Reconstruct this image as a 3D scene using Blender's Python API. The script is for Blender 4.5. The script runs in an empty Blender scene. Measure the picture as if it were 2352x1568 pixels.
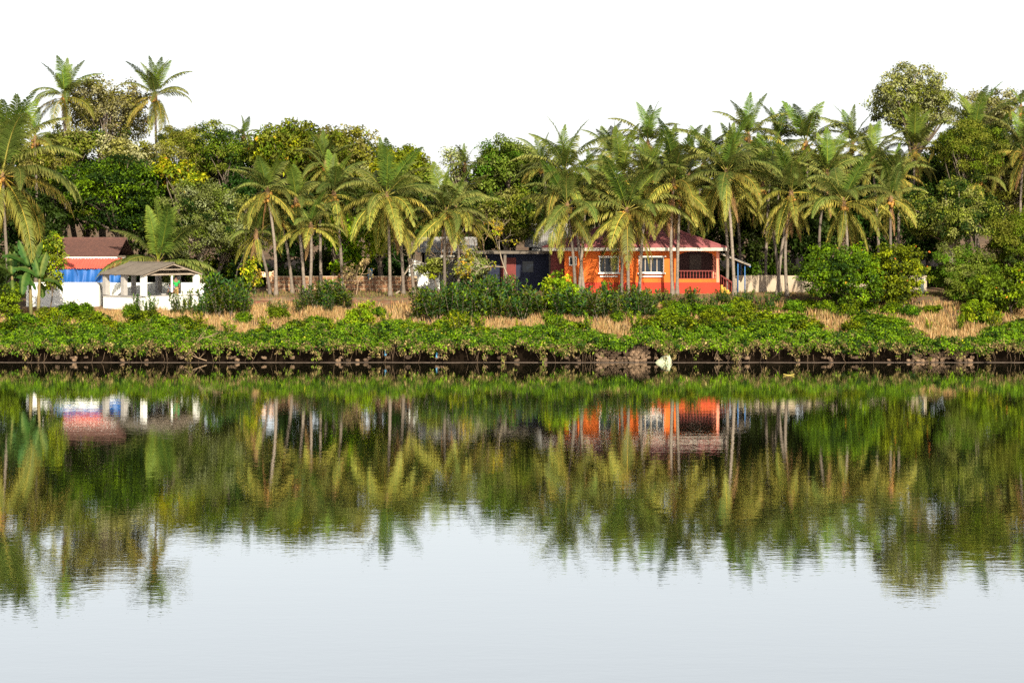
import bpy, math, random
import numpy as np
from mathutils import Vector, Matrix
R = math.radians
# ------------------------------------------------------------------ camera, sky, sun, exposure
F, HY, CX, CH = 4800.0, 519.0, 1176.0, 8.5        # focal length / horizon row / centre column (2352 px wide frame), camera height
SC = bpy.context.scene
COL = SC.collection
cam = bpy.data.objects.new('camera', bpy.data.cameras.new('camera'))
COL.objects.link(cam)
cam.location = (0, 0, CH)
cam.rotation_euler = (R(90), 0, 0)
cam.data.sensor_width = 36
cam.data.lens = 36 * F / 2352
cam.data.shift_y = -(784 - HY) / 2352
cam.data.clip_start = 1
cam.data.clip_end = 5000
SC.camera = cam
SUN_EL, SUN_AZ = R(30), R(-14)                     # sun behind the camera, a little to its right
sdir = Vector((-math.sin(SUN_AZ) * math.cos(SUN_EL), -math.cos(SUN_AZ) * math.cos(SUN_EL), math.sin(SUN_EL)))
W = bpy.data.worlds.new('World')
SC.world = W
W.use_nodes = True
wn, wl = W.node_tree.nodes, W.node_tree.links
sky = wn.new('ShaderNodeTexSky')
sky.sky_type = 'NISHITA'
sky.sun_disc = False
sky.sun_elevation = SUN_EL
sky.sun_rotation = R(180) + SUN_AZ
sky.air_density = 1.0
sky.dust_density = 2.0
sky.ozone_density = 1.0
hs = wn.new('ShaderNodeHueSaturation')
hs.inputs['Saturation'].default_value = 0.45
wl.new(sky.outputs[0], hs.inputs['Color'])
wtc = wn.new('ShaderNodeTexCoord'); wsep = wn.new('ShaderNodeSeparateXYZ'); wl.new(wtc.outputs['Generated'], wsep.inputs[0])
wab = wn.new('ShaderNodeMath'); wab.operation = 'ABSOLUTE'; wl.new(wsep.outputs['Z'], wab.inputs[0])
wsq = wn.new('ShaderNodeMath'); wsq.operation = 'MULTIPLY'; wl.new(wab.outputs[0], wsq.inputs[0]); wl.new(wab.outputs[0], wsq.inputs[1])
wex = wn.new('ShaderNodeMath'); wex.operation = 'MULTIPLY'; wex.inputs[1].default_value = -4.5; wl.new(wsq.outputs[0], wex.inputs[0])
wpw = wn.new('ShaderNodeMath'); wpw.operation = 'EXPONENT'; wl.new(wex.outputs[0], wpw.inputs[0])
whz = wn.new('ShaderNodeVectorMath'); whz.operation = 'SCALE'; whz.inputs[0].default_value = (7.6, 7.7, 7.7); wl.new(wpw.outputs[0], whz.inputs['Scale'])   # pale haze all round the horizon
wad = wn.new('ShaderNodeVectorMath'); wad.operation = 'ADD'; wl.new(hs.outputs[0], wad.inputs[0]); wl.new(whz.outputs[0], wad.inputs[1])
wl.new(wad.outputs[0], wn['Background'].inputs[0])
wn['Background'].inputs[1].default_value = 0.05
sl = bpy.data.lights.new('sun', 'SUN')
sl.energy = 5.0
sl.angle = R(0.5)
sl.color = (1.0, 0.915, 0.71)
so = bpy.data.objects.new('sun', sl)
COL.objects.link(so)
so.rotation_euler = sdir.to_track_quat('Z', 'Y').to_euler()
SC.view_settings.view_transform = 'Standard'
SC.view_settings.look = 'None'
SC.view_settings.gamma = 1
SC.view_settings.exposure = 0.88
SC.cycles.use_denoising = False
SC.cycles.use_adaptive_sampling = False
SC.cycles.max_bounces = 6
SC.cycles.diffuse_bounces = 2
SC.cycles.glossy_bounces = 3
SC.cycles.transmission_bounces = 3
SC.cycles.sample_clamp_indirect = 6

# ------------------------------------------------------------------ helpers
def px(x, Y): return (x - CX) / F * Y
def pz(y, Y): return CH + (HY - y) / F * Y
def at(x, y, Y): return Vector((px(x, Y), Y, pz(y, Y)))
def wig(x, s=0.0):                                # cheap smooth noise, about -1..1
    return (np.sin(x * 1.0 + s) + .7 * np.sin(x * 2.3 + 1.7 * s + 1) + .5 * np.sin(x * 4.9 + 2.3 * s + 2)) / 2.2
def sstep(a, b, x):
    t = np.clip((x - a) / (b - a), 0, 1)
    return t * t * (3 - 2 * t)
def gz(X, Y):                                     # height of the land
    X = np.asarray(X, float); Y = np.asarray(Y, float)
    w = sstep(-23.5, -19, X)
    ys = [130.7, 131.1, 134, 140, 145.8, 146.6, 160, 200, 300, 700]
    lo = np.interp(Y, ys, [.35, .95, 1.4, 1.95, 2.45, 2.6, 3.3, 6, 9, 14])
    hi = np.interp(Y, ys, [.35, .95, 1.45, 2.1, 2.9, 3.5, 3.9, 6, 9, 14])
    z = lo * (1 - w) + hi * w
    k = sstep(131.2, 135, Y) * (1 - sstep(146, 147, Y) * .7)
    return z + k * .12 * wig(X * .45 + Y * .3, 1.3) + .05 * k * wig(X * 1.9 - Y, 4)
def gzf(X, Y): return float(gz(X, Y))

def tag(o, label=None, cat=None, group=None, kind=None):
    if label: o['label'] = label
    if cat: o['category'] = cat
    if group: o['group'] = group
    if kind: o['kind'] = kind
    return o
NEAR = [(90, 'the big leaning palm'), (200, 'the tiled house'), (300, 'the white wall'), (450, 'the pavilion'), (570, 'the scrubby thicket'), (780, 'the slender palms'), (960, 'the laterite wall'), (1080, 'the grey sheet roof'),
        (1290, 'the navy shed'), (1400, 'the small bungalow window'), (1550, 'the wide bungalow windows'), (1660, 'the arched veranda'), (1740, 'the lean-to'), (1850, 'the beige wall'), (2140, 'the mangrove bushes'), (2250, 'the big olive tree'), (9999, 'the feathery bank trees')]
def near(x): return next(n_ for b_, n_ in NEAR if x < b_)
def link(name, me, mat=None, parent=None, loc=None):
    o = bpy.data.objects.new(name, me)
    COL.objects.link(o)
    if mat is not None and me is not None and not me.materials: me.materials.append(mat)
    if parent is not None: o.parent = parent
    if loc is not None: o.location = loc
    return o
def thing(name, label, cat, loc=(0, 0, 0), rz=0, group=None):
    o = bpy.data.objects.new(name, None)
    COL.objects.link(o)
    o.empty_display_size = .2
    o.location = loc
    o.rotation_euler = (0, 0, rz)
    return tag(o, label, cat, group, 'thing')
def np_mesh(name, V, Fc, col=None, smooth=False):
    V = np.ascontiguousarray(V, np.float32); Fc = np.ascontiguousarray(Fc, np.int32)
    me = bpy.data.meshes.new(name)
    m, k = Fc.shape
    me.vertices.add(len(V)); me.vertices.foreach_set('co', V.ravel())
    me.loops.add(m * k); me.loops.foreach_set('vertex_index', Fc.ravel())
    me.polygons.add(m); me.polygons.foreach_set('loop_start', np.arange(0, m * k, k, dtype=np.int32))
    if smooth: me.polygons.foreach_set('use_smooth', np.ones(m, bool))
    me.update(calc_edges=True)
    if col is not None:
        a = me.attributes.new('Col', 'FLOAT_COLOR', 'POINT')
        c = np.ones((len(V), 4), np.float32); c[:, :3] = col
        a.data.foreach_set('color', c.ravel())
    return me
class MB:                                         # collects simple solids into one mesh
    def __init__(s): s.v, s.f, s.sm = [], [], False
    def add(s, vs, fs):
        b = len(s.v); s.v += [tuple(p) for p in vs]; s.f += [tuple(i + b for i in f) for f in fs]; return s
    def box(s, x0, x1, y0, y1, z0, z1):
        return s.add([(x0, y0, z0), (x1, y0, z0), (x1, y1, z0), (x0, y1, z0), (x0, y0, z1), (x1, y0, z1), (x1, y1, z1), (x0, y1, z1)],
                     [(0, 3, 2, 1), (4, 5, 6, 7), (0, 1, 5, 4), (1, 2, 6, 5), (2, 3, 7, 6), (3, 0, 4, 7)])
    def prism(s, poly, y0, y1):                   # poly in (x, z), anticlockwise seen from the camera
        n = len(poly)
        return s.add([(x, y0, z) for x, z in poly] + [(x, y1, z) for x, z in poly],
                     [tuple(range(n)), tuple(range(2 * n - 1, n - 1, -1))] + [((i + 1) % n, i, i + n, (i + 1) % n + n) for i in range(n)])
    def tube(s, pts, rad, k=6, cap=True):
        pts = [Vector(p) for p in pts]; n = len(pts); vs = []
        ref = Vector((0.31, 0.95, 0.05))
        for i, p in enumerate(pts):
            t = (pts[min(i + 1, n - 1)] - pts[max(i - 1, 0)]).normalized()
            u = t.cross(ref)
            u = (u if u.length > .05 else t.cross(Vector((1, 0, 0)))).normalized(); w = t.cross(u)
            r = rad[i] if hasattr(rad, '__len__') else rad
            for j in range(k):
                a = 2 * math.pi * j / k
                vs.append(p + u * math.cos(a) * r + w * math.sin(a) * r)
        fs = [(i * k + j, i * k + (j + 1) % k, (i + 1) * k + (j + 1) % k, (i + 1) * k + j) for i in range(n - 1) for j in range(k)]
        if cap: fs += [tuple(range(k - 1, -1, -1)), tuple((n - 1) * k + j for j in range(k))]
        return s.add(vs, fs)
    def lathe(s, c, prof, k=8):
        vs = [(c[0] + r * math.cos(2 * math.pi * j / k), c[1] + r * math.sin(2 * math.pi * j / k), c[2] + z) for r, z in prof for j in range(k)]
        n = len(prof)
        return s.add(vs, [(i * k + j, i * k + (j + 1) % k, (i + 1) * k + (j + 1) % k, (i + 1) * k + j) for i in range(n - 1) for j in range(k)]
                     + [tuple(range(k - 1, -1, -1)), tuple((n - 1) * k + j for j in range(k))])
    def mesh(s, name, smooth=False):
        me = bpy.data.meshes.new(name); me.from_pydata(s.v, [], s.f); me.update()
        if smooth: me.polygons.foreach_set('use_smooth', np.ones(len(me.polygons), bool))
        return me
    def build(s, name, mat, parent=None, smooth=False, loc=None):
        return link(name, s.mesh(name, smooth), mat, parent, loc)

# ------------------------------------------------------------------ materials
def newmat(name):
    m = bpy.data.materials.new(name); m.use_nodes = True
    nt = m.node_tree; return m, nt.nodes, nt.links, nt.nodes['Principled BSDF']
def surf(name, c0, c1=None, scale=2.0, rough=.85, bump=0.0, detail=6, stain=None, bscale=None, stretch=(1, 1, 1), spec=.3, rnd=0.0):
    """plain weathered surface: two tones in noise, optional blotchy stain, fine relief, per-object tone"""
    m, n, l, p = newmat(name)
    c1 = c1 or tuple(c * .75 for c in c0)
    tc = n.new('ShaderNodeTexCoord'); mp = n.new('ShaderNodeMapping'); mp.inputs['Scale'].default_value = stretch
    l.new(tc.outputs['Object'], mp.inputs[0])
    nz = n.new('ShaderNodeTexNoise'); nz.inputs['Scale'].default_value = scale; nz.inputs['Detail'].default_value = detail
    nz.inputs['Roughness'].default_value = .65
    l.new(mp.outputs[0], nz.inputs['Vector'])
    rp = n.new('ShaderNodeValToRGB'); rp.color_ramp.elements[0].position = .32; rp.color_ramp.elements[1].position = .68
    rp.color_ramp.elements[0].color = (*c0, 1); rp.color_ramp.elements[1].color = (*c1, 1)
    l.new(nz.outputs['Fac'], rp.inputs[0]); out = rp.outputs[0]
    if stain:
        n2 = n.new('ShaderNodeTexNoise'); n2.inputs['Scale'].default_value = stain[1]; n2.inputs['Detail'].default_value = 5
        l.new(mp.outputs[0], n2.inputs['Vector'])
        r2 = n.new('ShaderNodeValToRGB'); r2.color_ramp.elements[0].position = stain[2]; r2.color_ramp.elements[1].position = stain[2] + .16
        l.new(n2.outputs['Fac'], r2.inputs[0])
        mx = n.new('ShaderNodeMix'); mx.data_type = 'RGBA'; mx.inputs['B'].default_value = (*stain[0], 1)
        l.new(r2.outputs[0], mx.inputs['Factor']); l.new(out, mx.inputs['A']); out = mx.outputs['Result']
    if rnd:
        oi = n.new('ShaderNodeObjectInfo'); mr = n.new('ShaderNodeMapRange')
        mr.inputs['To Min'].default_value = 1 - rnd; mr.inputs['To Max'].default_value = 1 + rnd
        l.new(oi.outputs['Random'], mr.inputs[0])
        h = n.new('ShaderNodeHueSaturation'); l.new(mr.outputs[0], h.inputs['Value']); l.new(out, h.inputs['Color']); out = h.outputs[0]
    l.new(out, p.inputs['Base Color'])
    p.inputs['Roughness'].default_value = rough; p.inputs['Specular IOR Level'].default_value = spec
    if bump:
        nb = n.new('ShaderNodeTexNoise'); nb.inputs['Scale'].default_value = bscale or scale * 6; nb.inputs['Detail'].default_value = 4
        l.new(mp.outputs[0], nb.inputs['Vector'])
        b = n.new('ShaderNodeBump'); b.inputs['Strength'].default_value = bump; b.inputs['Distance'].default_value = .03
        l.new(nb.outputs['Fac'], b.inputs['Height']); l.new(b.outputs[0], p.inputs['Normal'])
    return m
def leafmat(name, rough=.55, trans=.3, spec=.22, hue=.03, val=.18):
    """leaf tissue: colour from the mesh, small shift per plant, light coming through"""
    m, n, l, p = newmat(name)
    at_ = n.new('ShaderNodeAttribute'); at_.attribute_name = 'Col'
    oi = n.new('ShaderNodeObjectInfo')
    h = n.new('ShaderNodeHueSaturation')
    a = n.new('ShaderNodeMapRange'); a.inputs['To Min'].default_value = .5 - hue; a.inputs['To Max'].default_value = .5 + hue
    b = n.new('ShaderNodeMapRange'); b.inputs['To Min'].default_value = 1 - val; b.inputs['To Max'].default_value = 1 + val
    wh = n.new('ShaderNodeTexWhiteNoise'); wh.noise_dimensions = '1D'
    l.new(oi.outputs['Random'], a.inputs[0]); l.new(oi.outputs['Random'], wh.inputs['W']); l.new(wh.outputs['Value'], b.inputs[0])
    l.new(a.outputs[0], h.inputs['Hue']); l.new(b.outputs[0], h.inputs['Value'])
    l.new(at_.outputs['Color'], h.inputs['Color'])
    l.new(h.outputs[0], p.inputs['Base Color'])
    p.inputs['Roughness'].default_value = rough; p.inputs['Specular IOR Level'].default_value = spec
    tr = n.new('ShaderNodeBsdfTranslucent'); mx = n.new('ShaderNodeMixShader'); mx.inputs[0].default_value = trans
    g = n.new('ShaderNodeMix'); g.data_type = 'RGBA'; g.blend_type = 'MULTIPLY'; g.inputs['Factor'].default_value = 1
    g.inputs['B'].default_value = (1.25, 1.3, .6, 1)
    l.new(h.outputs[0], g.inputs['A']); l.new(g.outputs['Result'], tr.inputs[0])
    l.new(p.outputs[0], mx.inputs[1]); l.new(tr.outputs[0], mx.inputs[2])
    l.new(mx.outputs[0], n['Material Output'].inputs[0])
    return m
M = {}
M['leaf'] = leafmat('leaf', trans=.2, spec=.1)
M['palm'] = leafmat('palm_leaf', rough=.5, trans=.2, spec=.14, hue=.018, val=.38)
M['dryleaf'] = leafmat('dry_leaf', rough=.8, trans=.2, spec=.15, hue=.01, val=.1)
M['bark'] = surf('bark', (.16, .125, .095), (.08, .06, .045), 3, .9, .5, stretch=(1, 1, .35), rnd=.25)
M['palebark'] = surf('pale_bark', (.36, .30, .23), (.2, .15, .11), 3, .9, .4, stretch=(1, 1, .3), rnd=.15)
M['palmbark'] = surf('palm_bark', (.21, .17, .14), (.11, .085, .068), 4, .85, .4, stretch=(1, 1, 2.6), rnd=.3)
M['fibre'] = surf('palm_fibre', (.22, .13, .06), (.10, .055, .03), 9, .9, .5)
M['coconut'] = surf('coconut_husk', (.42, .17, .035), (.25, .16, .03), 4, .5, 0, rnd=.35)
M['root'] = surf('dark_root', (.13, .085, .05), (.07, .045, .028), 4, .9)
M['twig'] = surf('twig', (.30, .21, .13), (.17, .11, .07), 4, .9)
M['orange'] = surf('orange_paint', (.64, .135, .018), (.56, .105, .017), .9, .85, .1, stain=((.36, .05, .018), 1.1, .58), bscale=18, stretch=(1, 1, .35))
M['dado'] = surf('red_dado_paint', (.45, .040, .018), (.37, .032, .016), .9, .8, .08, stain=((.40, .06, .03), 1.4, .66), bscale=18)
M['maroon'] = surf('maroon_paint', (.17, .025, .02), (.12, .018, .016), 3, .6)
M['salmon'] = surf('salmon_paint', (.72, .26, .17), (.64, .21, .14), 2, .8, .05)
M['redroof'] = surf('red_roof', (.32, .105, .11), (.26, .08, .088), 1.2, .75, .2, stain=((.46, .19, .17), .9, .58), bscale=14)
M['white'] = surf('white_paint', (.82, .81, .78), (.76, .75, .71), 1.5, .8, .05, stain=((.60, .57, .51), 1.1, .68))
M['fascia'] = surf('weathered_fascia', (.50, .46, .41), (.30, .26, .22), 3, .85, .1, stain=((.16, .12, .10), 2.5, .6))
M['beige'] = surf('beige_plaster', (.44, .355, .27), (.37, .295, .22), .8, .9, .1, stain=((.36, .27, .20), .7, .6))
M['concrete'] = surf('grey_concrete', (.36, .33, .30), (.24, .22, .20), 1.2, .9, .15, stain=((.14, .13, .11), .9, .58))
M['cement'] = surf('raw_cement', (.40, .37, .36), (.30, .28, .27), 3, .9, .1)
M['asbestos'] = surf('grey_sheet_roof', (.15, .125, .105), (.10, .083, .07), 2.2, .9, .1, stain=((.11, .095, .08), .8, .6))
M['sheet'] = surf('corrugated_grey', (.30, .29, .29), (.20, .19, .19), 1.2, .6, 0, stain=((.13, .11, .10), 1, .6))
M['redsheet'] = surf('red_corrugated', (.55, .12, .085), (.46, .09, .07), 1.0, .55, 0, stain=((.34, .06, .06), .9, .6))
M['tiles'] = surf('dark_clay_tiles', (.135, .062, .048), (.075, .038, .034), 5, .85, .3, stain=((.24, .10, .05), 2.2, .69))
M['navy'] = surf('navy_paint', (.016, .02, .048), (.012, .015, .034), 1.2, .8, .05)
M['bluesteel'] = surf('blue_steel', (.04, .13, .32), (.03, .10, .26), 3, .5)
M['laterite'] = surf('laterite_block', (.24, .12, .065), (.16, .08, .045), 3.5, .95, .6, bscale=12, rnd=.3)
M['mortar'] = surf('pale_mortar', (.42, .32, .22), (.32, .24, .16), 4, .95, .3)
M['stone'] = surf('bank_stone', (.21, .135, .085), (.11, .07, .045), 3, .85, .5, rnd=.45)
M['shadedbank'] = surf('shaded_wet_bank', (.009, .006, .004), (.006, .004, .003), 2, 1, .5, spec=0)  # wet stone taken near black to paint in the shade under the creepers
M['margin'] = surf('margin_line', (.12, .09, .075), (.075, .055, .045), 2.5, .8, .2)
M['wood'] = surf('weathered_wood', (.36, .29, .23), (.23, .18, .14), 4, .85, .1, stretch=(.3, 1, 1))
M['skin'] = surf('skin', (.20, .10, .06), (.17, .085, .05), 4, .6)
M['hair'] = surf('black_hair', (.012, .010, .010), (.02, .016, .014), 8, .5)
M['green_cloth'] = surf('green_cloth', (.02, .34, .07), (.016, .27, .055), 6, .9)
M['khaki_cloth'] = surf('khaki_cloth', (.42, .26, .10), (.34, .21, .08), 6, .9)
M['sack'] = surf('pale_plastic_sack', (.45, .44, .30), (.24, .32, .23), 3.2, .6, .3, stain=((.55, .33, .20), 3.1, .62))
M['bluebag'] = surf('blue_plastic', (.06, .22, .38), (.05, .17, .30), 5, .4)
M['orangecloth'] = surf('orange_cloth', (.78, .24, .03), (.80, .62, .48), 3, .8)
M['fibrehusk'] = surf('yellow_leaf', (.62, .50, .13), (.50, .38, .09), 5, .7)
# window glass: dark reflecting pane
m, n, l, p = newmat('window_glass'); p.inputs['Base Color'].default_value = (.010, .016, .028, 1); p.inputs['Roughness'].default_value = .12; p.inputs['Specular IOR Level'].default_value = .25; M['glass'] = m
# striped navy shirt
m, n, l, p = newmat('striped_cloth')
tc = n.new('ShaderNodeTexCoord'); wv = n.new('ShaderNodeTexWave'); wv.bands_direction = 'Z'; wv.inputs['Scale'].default_value = 3.2
rp = n.new('ShaderNodeValToRGB'); rp.color_ramp.interpolation = 'CONSTANT'; rp.color_ramp.elements[1].position = .78
rp.color_ramp.elements[0].color = (.02, .025, .07, 1); rp.color_ramp.elements[1].color = (.45, .45, .5, 1)
l.new(tc.outputs['Object'], wv.inputs[0]); l.new(wv.outputs['Color'], rp.inputs[0]); l.new(rp.outputs[0], p.inputs['Base Color']); M['stripe'] = m
# blue tarpaulin with hanging folds
m, n, l, p = newmat('blue_tarpaulin')
tc = n.new('ShaderNodeTexCoord'); nz = n.new('ShaderNodeTexNoise'); nz.inputs['Scale'].default_value = 1.2
rp = n.new('ShaderNodeValToRGB'); rp.color_ramp.elements[0].color = (.008, .065, .26, 1); rp.color_ramp.elements[1].color = (.012, .12, .42, 1)
l.new(tc.outputs['Object'], nz.inputs[0]); l.new(nz.outputs['Fac'], rp.inputs[0]); l.new(rp.outputs[0], p.inputs['Base Color'])
p.inputs['Roughness'].default_value = .5; M['tarp'] = m
# land: dry soil, straw and litter
m, n, l, p = newmat('dry_ground')
tc = n.new('ShaderNodeTexCoord')
n1 = n.new('ShaderNodeTexNoise'); n1.inputs['Scale'].default_value = .25; n1.inputs['Detail'].default_value = 8; n1.inputs['Roughness'].default_value = .7
n2 = n.new('ShaderNodeTexNoise'); n2.inputs['Scale'].default_value = 3; n2.inputs['Detail'].default_value = 6
l.new(tc.outputs['Object'], n1.inputs[0]); l.new(tc.outputs['Object'], n2.inputs[0])
r1 = n.new('ShaderNodeValToRGB'); r1.color_ramp.elements[0].color = (.085, .052, .034, 1); r1.color_ramp.elements[1].color = (.19, .125, .075, 1)
r1.color_ramp.elements[0].position = .36; r1.color_ramp.elements[1].position = .62
l.new(n1.outputs['Fac'], r1.inputs[0])
mx = n.new('ShaderNodeMix'); mx.data_type = 'RGBA'; mx.blend_type = 'OVERLAY'; mx.inputs['Factor'].default_value = .6
l.new(r1.outputs[0], mx.inputs['A']); l.new(n2.outputs['Color'], mx.inputs['B']); l.new(mx.outputs['Result'], p.inputs['Base Color'])
p.inputs['Roughness'].default_value = .95; p.inputs['Specular IOR Level'].default_value = .1
bp = n.new('ShaderNodeBump'); bp.inputs['Strength'].default_value = .6; bp.inputs['Distance'].default_value = .1
l.new(n2.outputs['Fac'], bp.inputs['Height']); l.new(bp.outputs[0], p.inputs['Normal']); M['ground'] = m
# river: dark body under a Fresnel mirror with long low ripples
m, n, l, p = newmat('river_water')
n.remove(p)
tc = n.new('ShaderNodeTexCoord')
def wave(sx, sy, scale, detail):
    mp = n.new('ShaderNodeMapping'); mp.inputs['Scale'].default_value = (sx, sy, 1); l.new(tc.outputs['Object'], mp.inputs[0])
    nz = n.new('ShaderNodeTexNoise'); nz.inputs['Scale'].default_value = scale; nz.inputs['Detail'].default_value = detail
    nz.inputs['Roughness'].default_value = .55
    l.new(mp.outputs[0], nz.inputs['Vector']); return nz.outputs['Fac']
wa, wb, wc = wave(.35, 1, 1.1, 3), wave(.6, 1, 5.0, 2), wave(.15, .3, .16, 2)
rr = n.new('ShaderNodeMapRange'); rr.inputs['From Min'].default_value = .35; rr.inputs['From Max'].default_value = .65
rr.inputs['To Min'].default_value = .3; rr.inputs['To Max'].default_value = 1.3
l.new(wc, rr.inputs[0])
b1 = n.new('ShaderNodeBump'); b1.inputs['Distance'].default_value = .0028
l.new(rr.outputs[0], b1.inputs['Strength']); l.new(wa, b1.inputs['Height'])
b2 = n.new('ShaderNodeBump'); b2.inputs['Distance'].default_value = .0011; b2.inputs['Strength'].default_value = 1
l.new(wb, b2.inputs['Height']); l.new(b1.outputs[0], b2.inputs['Normal'])
lw = n.new('ShaderNodeLayerWeight'); lw.inputs['Blend'].default_value = .5; l.new(b2.outputs[0], lw.inputs['Normal'])
p5 = n.new('ShaderNodeMath'); p5.operation = 'POWER'; p5.inputs[1].default_value = 5; l.new(lw.outputs['Facing'], p5.inputs[0])
fr = n.new('ShaderNodeMath'); fr.operation = 'MULTIPLY_ADD'; fr.inputs[1].default_value = .38; fr.inputs[2].default_value = .58; l.new(p5.outputs[0], fr.inputs[0])
gl = n.new('ShaderNodeBsdfGlossy'); gl.inputs['Roughness'].default_value = .0; gl.inputs['Color'].default_value = (.955, .965, .96, 1)
l.new(b2.outputs[0], gl.inputs['Normal'])
df = n.new('ShaderNodeBsdfDiffuse'); df.inputs['Color'].default_value = (.010, .012, .005, 1)
ms = n.new('ShaderNodeMixShader'); l.new(fr.outputs[0], ms.inputs[0]); l.new(df.outputs[0], ms.inputs[1]); l.new(gl.outputs[0], ms.inputs[2])
l.new(ms.outputs[0], n['Material Output'].inputs[0]); M['water'] = m

# ------------------------------------------------------------------ land and water
rng = np.random.default_rng(7)
me = np_mesh('river', [(-900, -300, 0), (900, -300, 0), (900, 131.5, 0), (-900, 131.5, 0)], [(0, 1, 2, 3)])
tag(link('river', me, M['water']), 'calm green river mirroring the far bank and pale sky', 'river', kind='structure')
xs = np.concatenate([np.linspace(-900, -70, 24), np.linspace(-68, 68, 170), np.linspace(70, 900, 24)])
ys = np.concatenate([np.array([130.75, 130.95, 131.1, 131.4, 132, 133, 134]), np.linspace(135, 148, 27), np.linspace(149, 165, 17), np.linspace(170, 300, 14), np.array([400, 550, 800, 1300, 2200])])
gx, gy = np.meshgrid(xs, ys)
g = gz(gx, gy); g[0, :] = -1.5
g += (rng.random(g.shape) - .5) * .05 * (gy > 131.2)
nx, ny = len(xs), len(ys)
idx = np.arange(nx * ny).reshape(ny, nx)
fc = np.stack([idx[:-1, :-1], idx[:-1, 1:], idx[1:, 1:], idx[1:, :-1]], -1).reshape(-1, 4)
me = np_mesh('land', np.stack([gx, gy, g], -1).reshape(-1, 3), fc, smooth=True)
tag(link('land', me, M['ground']), 'dry sloping river bank rising to the wooded land', 'bank', kind='structure')
# thin grey-brown strip where water meets bank
xs = np.linspace(-70, 70, 281)
yy = 130.05 + .12 * wig(xs * .8, 2) + .06 * wig(xs * 3, 5)
V = np.concatenate([np.stack([xs, yy, xs * 0 - .05], -1), np.stack([xs, yy + .06, .022 + .012 * wig(xs * 5, 1)], -1), np.stack([xs, yy + .3, xs * 0 + .02], -1)])
i = np.arange(280)
fc = np.concatenate([np.stack([i, i + 1, i + 282, i + 281], -1), np.stack([i + 281, i + 282, i + 563, i + 562], -1)])
tag(link('margin_strip', np_mesh('margin_strip', V, fc, smooth=True), M['margin']), 'thin grey line along the water edge', 'shore', kind='structure')

# ------------------------------------------------------------------ foliage generators
def unit(v): return v / np.maximum(np.linalg.norm(v, axis=-1, keepdims=True), 1e-6)
def leaf_arrays(P, N, size, asp, rg, droop=.25):
    n = len(P)
    u = unit(np.cross(N, rg.normal(size=(n, 3)))); v = np.cross(N, u)
    s = size[:, None]; w = s * asp
    tip = P + u * s - np.array([0, 0, 1]) * s * droop
    mid = P + u * s * .5
    a = mid + v * w + N * s * .10; b = mid - v * w + N * s * .10
    V = np.stack([P, a, tip, b], 1).reshape(-1, 3)
    i = np.arange(n) * 4
    T = np.stack([np.stack([i, i + 1, i + 2], -1), np.stack([i, i + 2, i + 3], -1)], 1).reshape(-1, 3)
    return V, T
def pick_cols(rg, pal, n):
    w = np.array([p[1] for p in pal], float); w /= w.sum()
    return np.array([p[0] for p in pal])[rg.choice(len(pal), n, p=w)]
def foliage(rg, clumps, cr, lpc, leaf, pal, asp=.28, flat=.7, up=.55, out=.6, mix=.12, centre=None, droop=.25, name='crown', fy=-.12):
    """clumps: (n,3) centres; leaves gather round each one, facing outward and up"""
    n = len(clumps); k = n * lpc
    ci = np.repeat(np.arange(n), lpc)
    d = unit(rg.normal(size=(k, 3))) * (rg.random((k, 1)) ** .45)
    crs = (cr * rg.uniform(.6, 1.3, n))[ci][:, None]
    d[:, 2] *= flat
    P = clumps[ci] + d * crs
    o = unit(d) * .6
    if centre is not None: o = o + unit(P - centre) * .5
    N = unit(o * out + np.array([0, fy, up]) + rg.normal(size=(k, 3)) * .8)
    sz = leaf * rg.uniform(.65, 1.35, k)
    V, T = leaf_arrays(P, N, sz, asp, rg, droop)
    cc = pick_cols(rg, [p_ for p_ in pal if p_[1] >= .85], n)[ci]
    alt = pick_cols(rg, pal, k); m_ = (rg.random(k) < mix)[:, None]
    c = np.where(m_, alt, cc) * rg.uniform(.72, 1.28, (k, 1)) * rg.uniform(.66, 1.34, (n, 1))[ci]
    return np_mesh(name, V, T, np.repeat(c, 4, axis=0))
def crown_clumps(rg, lobes, spacing):
    out = []
    for c, r in lobes:
        c = np.array(c); r = np.array(r)
        area = 4 * math.pi * ((r[0] * r[1]) ** 1.6 / 3 + (r[0] * r[2]) ** 1.6 / 3 + (r[1] * r[2]) ** 1.6 / 3) ** (1 / 1.6)
        n = max(5, int(area / spacing ** 2))
        d = unit(rg.normal(size=(n, 3)))
        f = rg.uniform(.60, 1.10, (n, 1)) + (rg.random((n, 1)) < .12) * rg.uniform(.05, .22, (n, 1))
        out.append(c + d * r * f)
    return np.concatenate(out)
def limbs(mb, rg, base, fork, targets, r0, k=6):
    """trunk from base to fork, then limbs bending out to each target"""
    b, f = Vector(base), Vector(fork)
    side = Vector((rg.normal() * .12, rg.normal() * .12, 0)) * (f - b).length
    pts = [b + (f - b) * t + side * math.sin(math.pi * t) for t in (0, .08, .3, .55, .8, 1)]
    mb.tube(pts, [r0 * 1.5, r0 * 1.1, r0, r0 * .92, r0 * .82, r0 * .72], k + 2)
    for t in targets:
        t = Vector(t); q = rg.uniform(.55, 1.0)
        s = b + (f - b) * q + side * math.sin(math.pi * q)
        mid = s.lerp(t, .5) + Vector((rg.normal() * .2, rg.normal() * .2, .25 * (t - s).length * rg.uniform(-.1, .6)))
        pts = [s, s.lerp(mid, .5) + Vector((0, 0, .1)), mid, mid.lerp(t, .5), t]
        r = r0 * rg.uniform(.28, .5)
        mb.tube(pts, [r, r * .8, r * .6, r * .4, r * .16], k - 1)
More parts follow.
